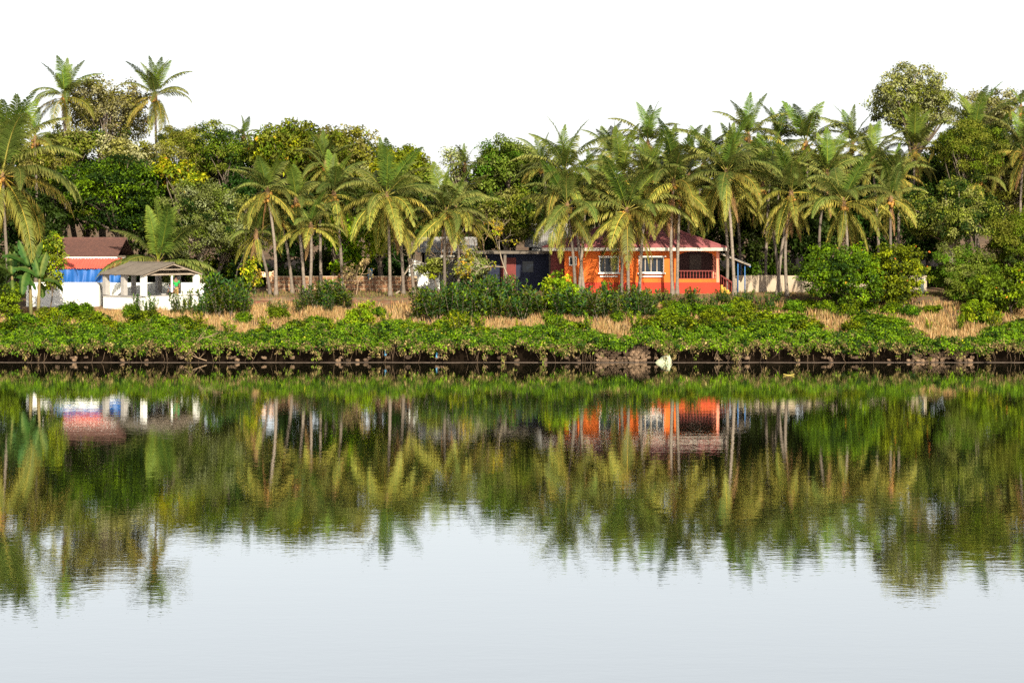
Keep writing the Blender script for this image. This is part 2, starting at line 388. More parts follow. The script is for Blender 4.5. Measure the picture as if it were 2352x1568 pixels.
# linear base colours of leaves
DK, MD, BR, YG = (.020, .040, .005), (.080, .128, .006), (.155, .225, .005), (.26, .285, .008)  # DK is deepened to carry the shade inside the wood
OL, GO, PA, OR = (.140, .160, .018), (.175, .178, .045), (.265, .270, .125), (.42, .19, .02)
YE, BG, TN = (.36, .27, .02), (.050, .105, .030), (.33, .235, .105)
P_DARK = [(DK, 6), ((.034, .060, .008), 2)]  # leaf colour darkened to stand in for shade between the trunks
P_RAIN = [(MD, 4), (BR, 1.2), (DK, 4)]
P_OLIVE = [(OL, 5), (GO, 3), (MD, 2), (DK, 1)]
P_GREY = [(GO, 5), (OL, 3), (PA, 2), (DK, 1)]
P_PALE = [(PA, 5), (GO, 4), (OL, 2), (TN, .4)]
P_MANGO = [(MD, 4), (OL, 5), (YG, 1.1), (YE, .6), (OR, .3)]
P_YOUNG = [(BR, 4), (YG, 3), (MD, 2)]
P_YELL = [(YG, 3), (YE, 1.1), (OR, .8), (MD, 4)]
P_CREEP = [(BR, 4.5), (MD, 5), (DK, 2), (YG, .84), (YE, .1)]
P_MANGROVE = [(BR, 3), (MD, 5), (DK, 1.5), (YG, .84), (OR, .5), (YE, .3)]
P_SPIKE = [(BG, 5), (MD, 4), (DK, 1), (BR, 1)]

def near_y(Y): return Y if Y < 163 else 163 + (Y - 163) * .22      # depth of the wood: the mirror image in the river puts its skyline close behind the houses
def tree(name, label, x0, x1, y0, y1, Y, pal, seed, leaf=.24, group=None, sp=1.0, trunk=.22, bx=None, nlobe=5, depth=None, lpc=None, flat=.7, up=.55, cat='tree', bark='bark', asp=.28, fill=1.0, cr=None):
    """x0..x1, y0..y1: crown extent in the photograph, at distance Y; root on the land below it"""
    rg = np.random.default_rng(seed)
    Yn = near_y(Y); leaf *= Yn / Y; sp *= Yn / Y; Y = Yn
    X0, X1 = px(x0, Y), px(x1, Y); Zt, Zb = pz(y0, Y), pz(y1, Y)
    cx = (X0 + X1) / 2
    bX = px(bx, Y) if bx else cx + rg.normal() * .15 * (X1 - X0)
    g0 = gzf(bX, Y)
    rx, rz = (X1 - X0) / 2, (Zt - Zb) / 2
    ry = depth or max(min(rx, rz * 1.6), .6)
    c0 = np.array([cx - bX, 0, (Zt + Zb) / 2 - g0])
    lobes = [(c0, (rx * .66, ry * .7, rz * .70))]
    for i in range(nlobe):
        a = 2 * math.pi * (i + rg.random() * .7) / nlobe; e = rg.uniform(-.55, .95)
        s = rg.uniform(.26, .5)
        d = np.array([math.cos(a) * math.cos(e), math.sin(a) * math.cos(e), math.sin(e)])
        rr_ = np.array([rx, ry, rz])
        lobes.append((c0 + d * rr_ * (1 - s) * 1.02, rr_ * s * rg.uniform(.85, 1.15, 3)))
    cl = crown_clumps(rg, lobes, sp)
    root = thing(name, label, cat, (bX, Y, g0 - .05), 0, group)
    cr = cr or sp * .62
    if lpc is None: lpc = int(max(10, fill * 1.15 * sp * sp / (leaf * leaf * asp)))
    me = foliage(rg, cl, cr, lpc, leaf, pal, asp, flat, up, centre=c0)
    link('crown', me, M['leaf'], root)
    mb = MB()
    nt = min(len(cl), 26)
    tg = cl[rg.choice(len(cl), nt, replace=False)]
    limbs(mb, rg, (0, 0, 0), (c0[0] * .8, 0, max(c0[2] - rz * .35, .3)), tg, trunk)
    mb.build('trunk', M[bark], root, True)
    return root

# ------------------------------------------------------------------ palms
def frond_mesh(e0, bend, seed, kind):
    rg = np.random.default_rng(seed)
    n = 44; e = R(e0); p = np.zeros(3); pts = [p]; ang = []
    sway = rg.normal() * .10
    for i in range(n):
        s = i / n
        el = e - R(bend) * s ** 1.35
        d = np.array([math.cos(el) * math.cos(sway * s * 2), math.cos(el) * math.sin(sway * s * 2), math.sin(el)])
        ang.append(d); p = p + d / n; pts.append(p)
    pts = np.array(pts); ang.append(ang[-1]); ang = np.array(ang)
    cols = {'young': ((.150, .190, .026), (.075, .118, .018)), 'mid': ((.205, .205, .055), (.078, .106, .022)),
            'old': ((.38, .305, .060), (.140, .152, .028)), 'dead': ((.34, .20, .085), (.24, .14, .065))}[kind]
    V, T, Cc = [], [], []
    # midrib: thin triangular bar
    base = 0
    for i in range(n + 1):
        r = .0075 * (1 - i / n) + .0015
        side = np.array([-ang[i][1], ang[i][0], 0]); side /= max(np.linalg.norm(side), 1e-6)
        up = np.cross(ang[i], side)
        V += [pts[i] + side * r, pts[i] - side * r, pts[i] + up * r * 1.2]; Cc += [(cols[0][0] * 1.35, cols[0][1] * 1.2, cols[0][2])] * 3
        if i:
            a, b = base + 3 * (i - 1), base + 3 * i
            for j in range(3):
                k = (j + 1) % 3; T += [(a + j, a + k, b + k), (a + j, b + k, b + j)]
    nl = 60
    hang = {'young': .35, 'mid': .75, 'old': 1.15, 'dead': 1.6}[kind]
    for k in range(nl):
        s = .14 + .86 * (k + .5) / nl
        i = s * n; i0 = min(int(i), n - 1); f = i - i0
        q = pts[i0] * (1 - f) + pts[i0 + 1] * f; t = ang[i0]
        side = np.array([-t[1], t[0], 0]); side /= max(np.linalg.norm(side), 1e-6)
        up = np.cross(t, side)
        L = .215 * math.sin(math.pi * min(1, .16 + .80 * s)) ** .7 * (1 - .45 * s ** 3) * (.85 if kind == 'young' else 1)
        for sg in (-1, 1):
            if kind in ('old', 'dead') and rg.random() < .12: continue
            l_ = L * rg.uniform(.85, 1.12)
            d0 = side * sg * .80 + t * (.50 + .35 * s) + up * (.22 if kind != 'dead' else 0) + rg.normal(size=3) * .06
            d0 /= np.linalg.norm(d0)
            d1 = d0 + np.array([0, 0, -1]) * hang * rg.uniform(.7, 1.3); d1 /= np.linalg.norm(d1)
            d2 = d1 + np.array([0, 0, -1]) * hang * .8; d2 /= np.linalg.norm(d2)
            wv = t * .0080
            a = len(V)
            m1 = q + d0 * l_ * .4; m2 = m1 + d1 * l_ * .35
            V += [q + wv * .6, q - wv * .6, m1 + wv, m1 - wv, m2 + wv * .8, m2 - wv * .8, m2 + d2 * l_ * .3]
            c = rg.uniform(.7, 1.35); tipc = cols[0] if rg.random() < .75 else (cols[0][0] * 1.3, cols[0][1] * 1.15, cols[0][2])
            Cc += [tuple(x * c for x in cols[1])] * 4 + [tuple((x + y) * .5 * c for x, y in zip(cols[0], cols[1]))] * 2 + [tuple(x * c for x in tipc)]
            T += [(a, a + 1, a + 3), (a, a + 3, a + 2), (a + 2, a + 3, a + 5), (a + 2, a + 5, a + 4), (a + 4, a + 5, a + 6)]
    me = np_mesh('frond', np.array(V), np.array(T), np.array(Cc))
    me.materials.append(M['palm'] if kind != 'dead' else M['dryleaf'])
    return me
FR = {}
for ci, (e0, bend, kd) in enumerate([(86, 20, 'young'), (75, 40, 'young'), (61, 62, 'mid'), (45, 80, 'mid'), (24, 90, 'mid'), (4, 82, 'old'), (-24, 58, 'old'), (-50, 34, 'old'), (-72, 16, 'dead')]):
    FR[ci] = [frond_mesh(e0 + dv, bend * (1 + dv * .012), 100 + ci * 10 + j, kd) for j, dv in enumerate((-5, 0, 6))]
nut = MB(); nut.lathe((0, 0, -.14), [(.02, 0), (.09, .04), (.13, .12), (.12, .2), (.07, .26), (.02, .28)], 7)
NUT = nut.mesh('coconut', True); NUT.materials.append(M['coconut'])
hrt = MB(); hrt.lathe((0, 0, -.55), [(.12, 0), (.17, .15), (.21, .4), (.16, .7), (.06, 1.0)], 8)
HEART = hrt.mesh('fibre_sheath', True); HEART.materials.append(M['fibre'])
PALM_ROOTS = []
def palm(cx, cy, rad, Y, bx=None, label='', group=None, seed=0, nf=26, droop=.0, nuts=5, dead=1, lo=8, by=None, thin=1.0):
    """cx, cy crown heart and rad crown radius in the photograph; bx foot of the trunk"""
    rg = np.random.default_rng(seed + 500)
    Y = near_y(Y)
    top = at(cx, cy, Y)
    bX = px(bx if bx is not None else cx + rg.normal() * 12, Y)
    g0 = gzf(bX, Y)
    root = thing('coconut_palm', label, 'palm', (bX, Y, g0 - .06), 0, group)
    PALM_ROOTS.append(root)
    t = top - Vector((bX, Y, g0 - .06))
    mb = MB(); npt = 26
    cv = Vector((t.x * -.25 + rg.normal() * .06 * t.z * .5, rg.normal() * .25, 0))
    pts, rad_ = [], []
    for i in range(npt):
        s = i / (npt - 1)
        pts.append(t * s + cv * math.sin(math.pi * s) * .5)
        rad_.append((.125 - .04 * s + .08 * max(0, 1 - s * 9)) * thin * (1.05 if i % 2 else .97))
    mb.tube(pts, rad_, 9)
    mb.build('trunk', M['palmbark'], root, True)
    link('fibre_sheath', HEART, None, root, t)
    Lm = rad * Y / F * 1.36
    off = rg.random() * 6.28
    for i in range(nf):
        q = i / (nf - 1)
        c = .25 + q * 6.9 + droop + rg.normal() * .45
        c = int(np.clip(round(c), 0, min(lo, 7)))
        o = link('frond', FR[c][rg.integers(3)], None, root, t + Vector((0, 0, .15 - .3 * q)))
        o.rotation_euler = (rg.normal() * .15, rg.normal() * .10, off + i * 2.39996 + rg.normal() * .18)
        L = Lm * rg.uniform(.88, 1.14) * (.84 if c == 0 else 1) * (.85 if c > 6 else 1)
        o.scale = (L, L * rg.uniform(.9, 1.25), L)
    for i in range(dead):
        o = link('dead_frond', FR[8][rg.integers(3)], None, root, t + Vector((0, 0, -.25)))
        o.rotation_euler = (0, 0, rg.uniform(0, 6.28)); L = Lm * rg.uniform(.6, .85); o.scale = (L, L, L)
    for i in range(nuts):
        a = -1.57 + rg.normal() * .9
        o = link('coconut', NUT, None, root, t + Vector((math.cos(a) * .26, math.sin(a) * .26, -.35 + rg.normal() * .14)))
        o.rotation_euler = (rg.normal() * .5, rg.normal() * .5, rg.random() * 6)
    return root
# ------------------------------------------------------------------ red bungalow
def X5(x): return px(x, 150)
def Z5(y): return pz(y, 150)
hx0, hx1 = X5(1297), X5(1652)
house = thing('bungalow', 'orange and red bungalow with hipped red roof and arched veranda', 'house', ((hx0 + hx1) / 2, 150, 3.4))
HO = Vector(house.location)
def hb(mb, name, mat, parent=None, smooth=False):
    o = mb.build(name, mat, parent or house, smooth)
    if parent is None: o.location = -HO
    return o
y0, y1 = 150.0, 150.24
ztop, zd, zb = Z5(572), Z5(648.6), 3.2
mb = MB()
def wseg(a, b, za, zc): mb.box(X5(a), X5(b), y0, y1, za, zc)
for a, b in ((1297, 1307), (1324.5, 1376), (1421.5, 1467), (1525, 1554)): wseg(a, b, zd, ztop)
for a, b, t, u in ((1307, 1324.5, 589, 610), (1376, 1421.5, 590, 627), (1467, 1525, 590, 627)):
    wseg(a, b, zd, Z5(u)); wseg(a, b, Z5(t), ztop)
wseg(1554, 1645.5, zd, Z5(640.5))
xa, xb, zs, zt = X5(1554), X5(1645.5), Z5(600), Z5(577.5)
arc = [(xa + (xb - xa) * (.5 - .5 * math.copysign(abs(math.cos(t)) ** .7, math.cos(t))), zs + (zt - zs) * math.sin(t) ** .8) for t in np.linspace(0, math.pi, 25)]
for i in range(24):
    (p0, q0), (p1, q1) = arc[i], arc[i + 1]
    if p1 - p0 > 1e-4: mb.prism([(p0, q0), (p1, q1), (p1, ztop), (p0, ztop)], y0, y1)
mb.box(hx0, hx0 + .24, y1, 157.6, zd, ztop); mb.box(hx0, hx1, 157.6, 157.84, 3.3, ztop)
mb.box(hx1 - .24, hx1, 152.9, 157.6, zd, ztop)
hb(mb, 'wall', M['orange'])
mb = MB(); mb.box(hx0 - .03, hx1 + .03, y0 - .03, y1, Z5(674), zd); mb.box(hx0 - .03, hx0 + .2, y1, 157.8, Z5(674), zd); mb.box(hx1 - .2, hx1 + .03, y1, 157.8, Z5(674), zd)
hb(mb, 'dado', M['dado'])
mb = MB(); mb.box(hx0 - .25, hx1 + .25, 149.72, 158, 2.6, Z5(674) - .003); hb(mb, 'plinth', M['laterite'])
mb = MB(); mb.box(X5(1266), hx0 - .002, 151.6, 157.5, 3.2, ztop - .05); hb(mb, 'dark_gap_block', M['maroon'])  # added maroon-dark block that keeps the gap beside the wall dark
mb = MB(); mb.box(X5(1645.5), hx1 + .02, y0 - .02, 150.28, zd + .003, ztop - .003); mb.box(hx1 - .22, hx1 + .02, 152.65, 152.9, zd + .003, ztop - .003)
hb(mb, 'veranda_column', M['salmon'])
mb = MB(); mb.box(X5(1548), hx1 - .25, 152.6, 152.8, zd, ztop - .01); mb.box(X5(1549), X5(1553.5), 150.25, 152.6, zd, ztop - .01); mb.box(X5(1549), hx1 - .01, 150.25, 152.6, zd - .15, zd - .01)
hb(mb, 'veranda_recess', surf('shade_darkened_recess', (.045, .012, .011), (.035, .010, .010), 3, .7))  # veranda shade put into the wall colour
mb = MB(); mb.box(X5(1590), X5(1618), 152.52, 152.6, zd, Z5(586)); hb(mb, 'door', surf('shade_darkened_door', (.055, .03, .02), (.04, .02, .015), 3, .6))  # door colour darkened for the veranda shade too
rail = MB(); rail.box(xa, xb, 150.03, 150.17, Z5(623.4), Z5(621)); rail.box(xa, xb, 150.04, 150.16, Z5(640.5) + .002, Z5(639))
ro = hb(rail, 'railing', M['maroon'])
bal = MB(); hh = Z5(623.4) - Z5(639)
bal.lathe((0, 0, 0), [(.05, 0), (.05, .04 * hh), (.03, .12 * hh), (.062, .35 * hh), (.04, .6 * hh), (.025, .75 * hh), (.05, .95 * hh), (.05, hh)], 8)
BAL = bal.mesh('baluster', True); BAL.materials.append(M['maroon'])
for i in range(13): link('baluster', BAL, None, ro, (xa + (xb - xa) * (i + .5) / 13, 150.1, Z5(639)))
def window(a, b, t, u, mull, name='window', hood=True):
    w = MB(); fw = .07
    w.box(X5(a), X5(a) + fw, 149.95, 150.12, Z5(u), Z5(t)); w.box(X5(b) - fw, X5(b), 149.95, 150.12, Z5(u), Z5(t))
    w.box(X5(a) + fw, X5(b) - fw, 149.95, 150.12, Z5(t) - fw, Z5(t)); w.box(X5(a) + fw, X5(b) - fw, 149.95, 150.12, Z5(u), Z5(u) + fw)
    wo = hb(w, name, M['white'])
    n = len(mull) + 1; e = [X5(a) + fw] + [X5(q) for q in mull] + [X5(b) - fw]
    for i in range(n):
        g_ = MB(); g_.box(e[i] + .01, e[i + 1] - .01, 150.09, 150.105, Z5(u) + fw, Z5(t) - fw); g_.build('pane', M['glass'], wo)
    for q in mull:
        g_ = MB(); g_.box(X5(q) - .035, X5(q) + .035, 150.0, 150.085, Z5(u) + fw + .002, Z5(t) - fw - .002); g_.build('mullion', M['wood'], wo)
    if hood:
        s = MB(); s.box(X5(a - 2.5), X5(b + 3), 149.72, 149.999, Z5(629), Z5(626.2)); s.build('sill', M['white'], wo)
        s = MB(); s.box(X5(a + 2), X5(b - 3), 149.86, 149.998, Z5(636), Z5(633.2)); s.build('ledge', M['white'], wo)
        s = MB(); s.box(X5(a - 1.5), X5(b + 4), 149.62, 149.999, Z5(590.2) + .02, Z5(588)); s.build('hood', M['white'], wo)
window(1307, 1324.5, 589, 610, [1319.5], hood=False)
window(1376, 1421.5, 590, 627, [1389.5, 1404])
window(1467, 1525, 590, 627, [1482, 1495.5, 1509])
# hipped roof with weathered fascia
ex0, ex1, ey0, ey1, ez = px(1247, 149.1), px(1668, 149.1), 149.1, 158.9, pz(569.5, 149.1)
rx0, rx1, rz = px(1412, 154), px(1501, 154), pz(511, 154)
mb = MB(); mb.add([(ex0, ey0, ez), (ex1, ey0, ez), (ex1, ey1, ez), (ex0, ey1, ez), (rx0, 154, rz), (rx1, 154, rz)], [(0, 1, 5, 4), (1, 2, 5), (2, 3, 4, 5), (3, 0, 4), (3, 2, 1, 0)])
roof = hb(mb, 'roof', M['redroof'])
mb = MB()
for a, b in (((ex0, ey0, ez), (rx0, 154, rz)), ((ex1, ey0, ez), (rx1, 154, rz)), ((rx0, 154, rz), (rx1, 154, rz))):
    mb.tube([Vector(a) + Vector((0, 0, .03)), Vector(b) + Vector((0, 0, .03))], .09, 6)
mb.build('ridge_cap', M['redroof'], roof)
mb = MB(); mb.box(ex0 - .02, ex1 + .02, ey0 - .06, ey0 + .03, ez - .21, ez + .02); mb.box(ex0 - .06, ex0 + .03, ey0 + .03, ey1, ez - .21, ez + .02); mb.box(ex1 - .03, ex1 + .06, ey0 + .03, ey1, ez - .21, ez + .02)
mb.build('fascia', M['fascia'], roof)
mb = MB(); mb.box(ex0 + .04, ex1 - .04, ey0 + .04, ey1 - .04, ez - .13, ez - .06); mb.build('soffit', M['concrete'], roof)
# stair with sloping balustrade beside the veranda
mb = MB(); sx0, sx1 = hx1 + .06, X5(1690)
for i in range(5):
    a = sx0 + (sx1 - sx0) * i / 5; mb.box(a, a + (sx1 - sx0) / 5, 150.3, 151.9, 3.3, zd - .18 * (i + 1))
stair = hb(mb, 'stair', surf('ochre_paint', (.68, .36, .06), (.55, .28, .05), 2, .85, .1))
mb = MB()
for yy_ in (150.34, 151.86): mb.prism([(sx0, Z5(632)), (sx1, Z5(654)), (sx1, Z5(651.5)), (sx0, Z5(629.5))], yy_ - .06, yy_ + .06)
mb.build('handrail', M['maroon'], stair)
for i in range(6):
    q = (i + .5) / 6; o = link('baluster', BAL, None, stair, (sx0 + (sx1 - sx0) * q, 150.34, zd - .18 * (int(q * 5) + 1)))
    o.scale = (1, 1, (Z5(632 + 22 * q) - zd + .18 * (int(q * 5) + 1)) / hh)
# lean-to on blue posts
def corrugated(mb, a, b, c, d, pitch, amp, along=1):
    """sheet with corners a b c d (a->b across the ridges), ridges run a->d"""
    a, b, c, d = map(Vector, (a, b, c, d)); n = max(4, int((b - a).length / pitch * 6)); nrm = (b - a).cross(d - a).normalized()
    vs = []
    for i in range(n + 1):
        s = i / n; o = nrm * amp * math.sin(i / 6 * 2 * math.pi)
        vs += [a.lerp(b, s) + o, d.lerp(c, s) + o]
    mb.add(vs, [(2 * i, 2 * i + 2, 2 * i + 3, 2 * i + 1) for i in range(n)])
lt = thing('lean_to', 'sloping sheet lean-to roof on blue posts beside the bungalow', 'shelter', (px(1702, 151), 151, 3.4))
LO = Vector(lt.location)
for i in range(3):
    mb = MB(); ya, yb = 150.6 + i * 1.25, 151.8 + i * 1.25
    corrugated(mb, (px(1655, 151), yb, pz(581, 151)), (px(1655, 151), ya, pz(581, 151) + .01 * i), (px(1723, 151), ya, pz(608, 151)), (px(1723, 151), yb, pz(608, 151)), .15, .025)
    mb.build('roof_sheet', M['sheet'], lt, loc=-LO)
mb = MB(); mb.prism([(px(1655, 151), pz(584.5, 151)), (px(1723, 151), pz(611.5, 151)), (px(1723, 151), pz(609.5, 151)), (px(1655, 151), pz(582.5, 151))], 150.62, 150.72)
mb.build('rafter', M['wood'], lt, loc=-LO)
mb = MB(); mb.box(px(1720, 151), px(1723, 151), 150.6, 154.2, pz(613.5, 151), pz(610.5, 151)); mb.build('beam', M['bluesteel'], lt, loc=-LO)
for x_, y_ in ((1694.5, 150.9), (1710.5, 150.9), (1710.5, 153.8)):
    mb = MB(); mb.tube([(px(x_, 151), y_, 3.3), (px(x_, 151), y_, pz(583 + (x_ - 1655) * .4 + 3, 151))], .045, 8); mb.build('post', M['bluesteel'], lt, True, loc=-LO)
# beige compound wall
bw = thing('compound_wall', 'plain beige plastered compound wall beyond the lean-to and mangrove bushes', 'wall', (px(1900, 152.5), 152.5, 3.5))
BO = Vector(bw.location)
e = [1692, 1744, 1800, 1860, 1925, 1990, 2060, 2125]
for i in range(7):
    mb = MB(); mb.box(px(e[i], 152.5) + .02, px(e[i + 1], 152.5) - .02, 152.5, 152.68, 3.0, pz(632.5, 152.5) + .02 * math.sin(i * 2.1)); mb.build('panel', M['beige'], bw, loc=-BO)
for i in range(8):
    mb = MB(); mb.box(px(e[i], 152.5) - .11, px(e[i], 152.5) + .11, 152.46, 152.74, 3.0, pz(633, 152.5)); mb.build('pilaster', M['beige'], bw, loc=-BO)
mb = MB(); mb.box(px(1690, 152.3), px(2125, 152.3), 151.9, 152.44, 2.9, pz(673, 152)); mb.build('footing', M['beige'], bw, loc=-BO)
gp = thing('gate_post', 'mint white painted gate post at the end of the beige wall', 'post', (px(2116, 150), 150, 3.3))
mb = MB(); mb.box(-.16, .16, -.16, .16, -.2, 1.35); mb.build('shaft', surf('mint_white', (.70, .82, .76), (.60, .72, .66), 2, .8), gp)
mb = MB(); mb.box(-.21, .21, -.21, .21, 1.353, 1.45); mb.build('cap', M['white'], gp)

# ------------------------------------------------------------------ sheds and walls behind the shrubs
def boxthing(name, label, cat, Y, xl, xr): 
    t_ = thing(name, label, cat, (px((xl + xr) / 2, Y), Y, 3.4)); return t_, Vector(t_.location)
t, O = boxthing('slab_roofed_shed', 'dark navy walled shed under a weathered flat slab beside the bungalow', 'shed', 153, 1048, 1268)
mb = MB(); mb.box(px(1056, 154.2), px(1262, 154.2), 154.2, 154.4, 3.2, pz(580, 154.2)); mb.box(px(1056, 154.2), px(1056, 154.2) + .2, 154.4, 158, 3.2, pz(580, 154.2)); mb.box(px(1262, 154.2) - .2, px(1262, 154.2), 154.4, 158, 3.2, pz(580, 154.2)); mb.build('wall', M['navy'], t, loc=-O)
mb = MB(); mb.box(px(1046, 152.8), px(1270, 152.8), 152.8, 158.2, pz(583, 152.8), pz(577, 152.8)); mb.build('roof_slab', M['asbestos'], t, loc=-O)
mb = MB(); mb.box(px(1150, 154), px(1185, 154), 154.12, 154.198, 3.3, pz(592, 154)); mb.build('door', M['maroon'], t, loc=-O)
mb = MB(); mb.box(px(1200, 154), px(1225, 154), 154.14, 154.198, pz(625, 154), pz(600, 154)); mb.build('window', M['glass'], t, loc=-O)
for x_ in (1052, 1160, 1264):
    mb = MB(); mb.box(px(x_, 153) - .1, px(x_, 153) + .1, 152.95, 153.15, 3.2, pz(583, 153) - .004); mb.build('pillar', M['asbestos'], t, loc=-O)
def gable_house(name, label, Y, xl, xr, ye, yr, dep, wallmat, roofmat, tilt=0, z0=3.2, nsheet=4):
    t, O = boxthing(name, label, 'house', Y, xl, xr)
    A, B = px(xl, Y), px(xr, Y); E, T = pz(ye, Y), pz(yr, Y + dep / 2)
    mb = MB(); i_ = .35
    mb.box(A + i_, B - i_, Y + i_, Y + i_ + .2, z0, E - .02); mb.box(A + i_, B - i_, Y + dep - i_ - .2, Y + dep - i_, z0, E - .02)
    for q in (A + i_, B - i_ - .2):
        mb.add([(q, Y + i_, z0), (q, Y + dep - i_, z0), (q, Y + dep - i_, E - .03), (q, Y + dep / 2, T - .12), (q, Y + i_, E - .03), (q + .2, Y + i_, z0), (q + .2, Y + dep - i_, z0), (q + .2, Y + dep - i_, E - .03), (q + .2, Y + dep / 2, T - .12), (q + .2, Y + i_, E - .03)],
               [(0, 1, 2, 3, 4), (9, 8, 7, 6, 5), (0, 5, 6, 1), (1, 6, 7, 2), (2, 7, 8, 3), (3, 8, 9, 4), (4, 9, 5, 0)])
    mb.build('wall', wallmat, t, loc=-O)
    for s in range(nsheet):
        a, b = A + (B - A) * s / nsheet, A + (B - A) * (s + 1) / nsheet + .04
        mb = MB(); dz = .012 * (s % 2)
        corrugated(mb, (a, Y, E + dz), (b, Y, E + dz), (b, Y + dep / 2, T + dz), (a, Y + dep / 2, T + dz), .18, .03)
        corrugated(mb, (b, Y + dep, E + dz), (a, Y + dep, E + dz), (a, Y + dep / 2, T + dz), (b, Y + dep / 2, T + dz), .18, .03)
        mb.build('roof_sheet', roofmat, t, loc=-O)
    mb = MB(); mb.tube([(A, Y + dep / 2, T + .03), (B, Y + dep / 2, T + .03)], .1, 6); mb.build('ridge_cap', roofmat, t, loc=-O)
    return t
gable_house('sheet_roofed_house', 'grey house under a corrugated roof behind the laterite wall', 157, 958, 1094, 580, 548, 6, M['concrete'], M['sheet'])
gable_house('corrugated_outhouse', 'white outhouse with a steep grey corrugated roof behind the bungalow', 160.5, 1205, 1305, 568, 516, 5, M['white'], M['sheet'])
t, O = boxthing('whitewashed_wall', 'low whitewashed wall lit by the sun beside the grey roofed house', 'wall', 154.5, 940, 1010)
mb = MB(); mb.prism([(px(939, 154.5), 3.3), (px(1010, 154.5), 3.3), (px(1010, 154.5), pz(626, 154.5)), (px(975, 154.5), pz(604, 154.5)), (px(955, 154.5), pz(597, 154.5)), (px(939, 154.5), pz(597, 154.5))], 154.5, 154.7)
mb.build('panel', M['white'], t, loc=-O)
mb = MB(); mb.box(px(938, 154.5), px(956, 154.5), 154.47, 154.73, pz(596.9, 154.5), pz(595, 154.5)); mb.build('coping', M['cement'], t, loc=-O)
# laterite block wall: every block a piece of its own
t, O = boxthing('laterite_wall', 'brown laterite block wall with pale mortar behind the slender palms', 'wall', 153, 616, 956)
wx0, wx1, wz0, wz1 = px(612, 153), px(958, 153), 3.35, pz(633, 153)
mb = MB(); mb.box(wx0, wx1, 153.03, 153.25, 3.0, wz1 - .03); mb.build('mortar_core', M['mortar'], t, loc=-O)
BLK = []
for s in range(5):
    rg = np.random.default_rng(60 + s); b = MB(); j = rg.uniform(-.018, .018, 8)
    b.box(-.195 + j[0], .195 + j[1], -.03 + j[2], .1, -.115 + j[3], .115 + j[4]); me = b.mesh('block'); me.materials.append(M['laterite']); BLK.append(me)
rows = int((wz1 - wz0) / .29); nb = int((wx1 - wx0) / .45)
rg = np.random.default_rng(3)
for r_ in range(rows):
    for c_ in range(nb):
        o = link('block', BLK[rg.integers(5)], None, t, Vector((wx0 + .24 + (c_ + .5 * (r_ % 2)) * .45 - .1, 153.02 + rg.normal() * .012, wz0 + .14 + r_ * .29)) - O)
mb = MB(); mb.box(px(778, 153), px(786, 153), 152.9, 153.0, 3.2, wz1 + .05); mb.build('brick_pilaster', surf('red_brick', (.46, .15, .06), (.36, .11, .05), 5, .9, .4), t, loc=-O)
# low dry stone terrace wall in front of the palms
t, O = boxthing('terrace_wall', 'low dry-laid reddish stone terrace wall under the palm trunks', 'wall', 146.2, 560, 980)
mb = MB(); mb.box(px(560, 146.3), px(985, 146.3), 146.28, 146.6, 2.4, 3.28); mb.build('core', surf('red_soil', (.13, .06, .035), (.09, .04, .025), 3, .95), t, loc=-O)
import bmesh
def rock(seed, sx, sy, sz, sub=2):
    bm = bmesh.new(); bmesh.ops.create_icosphere(bm, subdivisions=sub, radius=1); rg = np.random.default_rng(seed); ph = rg.uniform(0, 6, 9)
    for v in bm.verts:
        c = v.co; k = 1 + .16 * math.sin(c.x * 2.3 + ph[0]) + .13 * math.sin(c.y * 2.9 + ph[1]) + .14 * math.sin(c.z * 2.6 + ph[2])
        q = Vector((math.copysign(abs(c.x) ** .65, c.x), math.copysign(abs(c.y) ** .65, c.y), math.copysign(abs(c.z) ** .65, c.z)))
        v.co = Vector((q.x * sx, q.y * sy, q.z * sz)) * k
    me = bpy.data.meshes.new('stone'); bm.to_mesh(me); bm.free(); return me
TST = [rock(10 + i, .19, .12, .085, 1) for i in range(5)]
for me in TST: me.materials.append(surf('red_stone_%d' % TST.index(me), (.22 + .03 * TST.index(me), .09, .055), (.13, .055, .035), 4, .95, .5, rnd=.3))
for r_ in range(4):
    for c_ in range(34):
        o = link('stone', TST[rg.integers(5)], None, t, Vector((px(562, 146.2) + .39 * (c_ + .5 * (r_ % 2)) + rg.normal() * .03, 146.24 + rg.normal() * .03, 2.62 + r_ * .17)) - O)
        o.rotation_euler = (rg.normal() * .1, rg.normal() * .1, rg.normal() * .15)
# stone revetment under the creepers
t = thing('stone_revetment', 'dark boulder retaining wall along the waterline beneath the creepers', 'wall', (0, 131, 0))
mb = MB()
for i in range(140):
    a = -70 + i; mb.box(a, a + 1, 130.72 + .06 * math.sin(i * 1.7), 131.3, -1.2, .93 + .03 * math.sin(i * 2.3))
mb.build('backing', M['shadedbank'], t, loc=(0, -131, 0))
ST = [rock(30 + i, .155, .13, .095) for i in range(6)]
for me in ST: me.materials.append(M['stone']); me.polygons.foreach_set('use_smooth', np.ones(len(me.polygons), bool))
rg = np.random.default_rng(11); cnt = 0
for xl, xr, nr, keep in ((1372, 1500, 6, .97), (2085, 2240, 4, .8), (60, 700, 2, .12), (700, 1372, 2, .16), (1500, 2085, 2, .14)):
    n_ = int((px(xr, 130.6) - px(xl, 130.6)) / .30)
    for r_ in range(nr):
        for c_ in range(n_):
            if rg.random() > keep: continue
            o = link('stone', ST[rg.integers(6)], None, t, (px(xl, 130.6) + .30 * (c_ + .5 * (r_ % 2)) + rg.normal() * .025, 130.56 + .035 * r_ + rg.normal() * .03 - 131, .12 + r_ * .165 + rg.normal() * .012))
            o.rotation_euler = (rg.normal() * .2, rg.normal() * .15, rg.normal() * .3); s = rg.uniform(.82, 1.15); o.scale = (s, s, s); cnt += 1

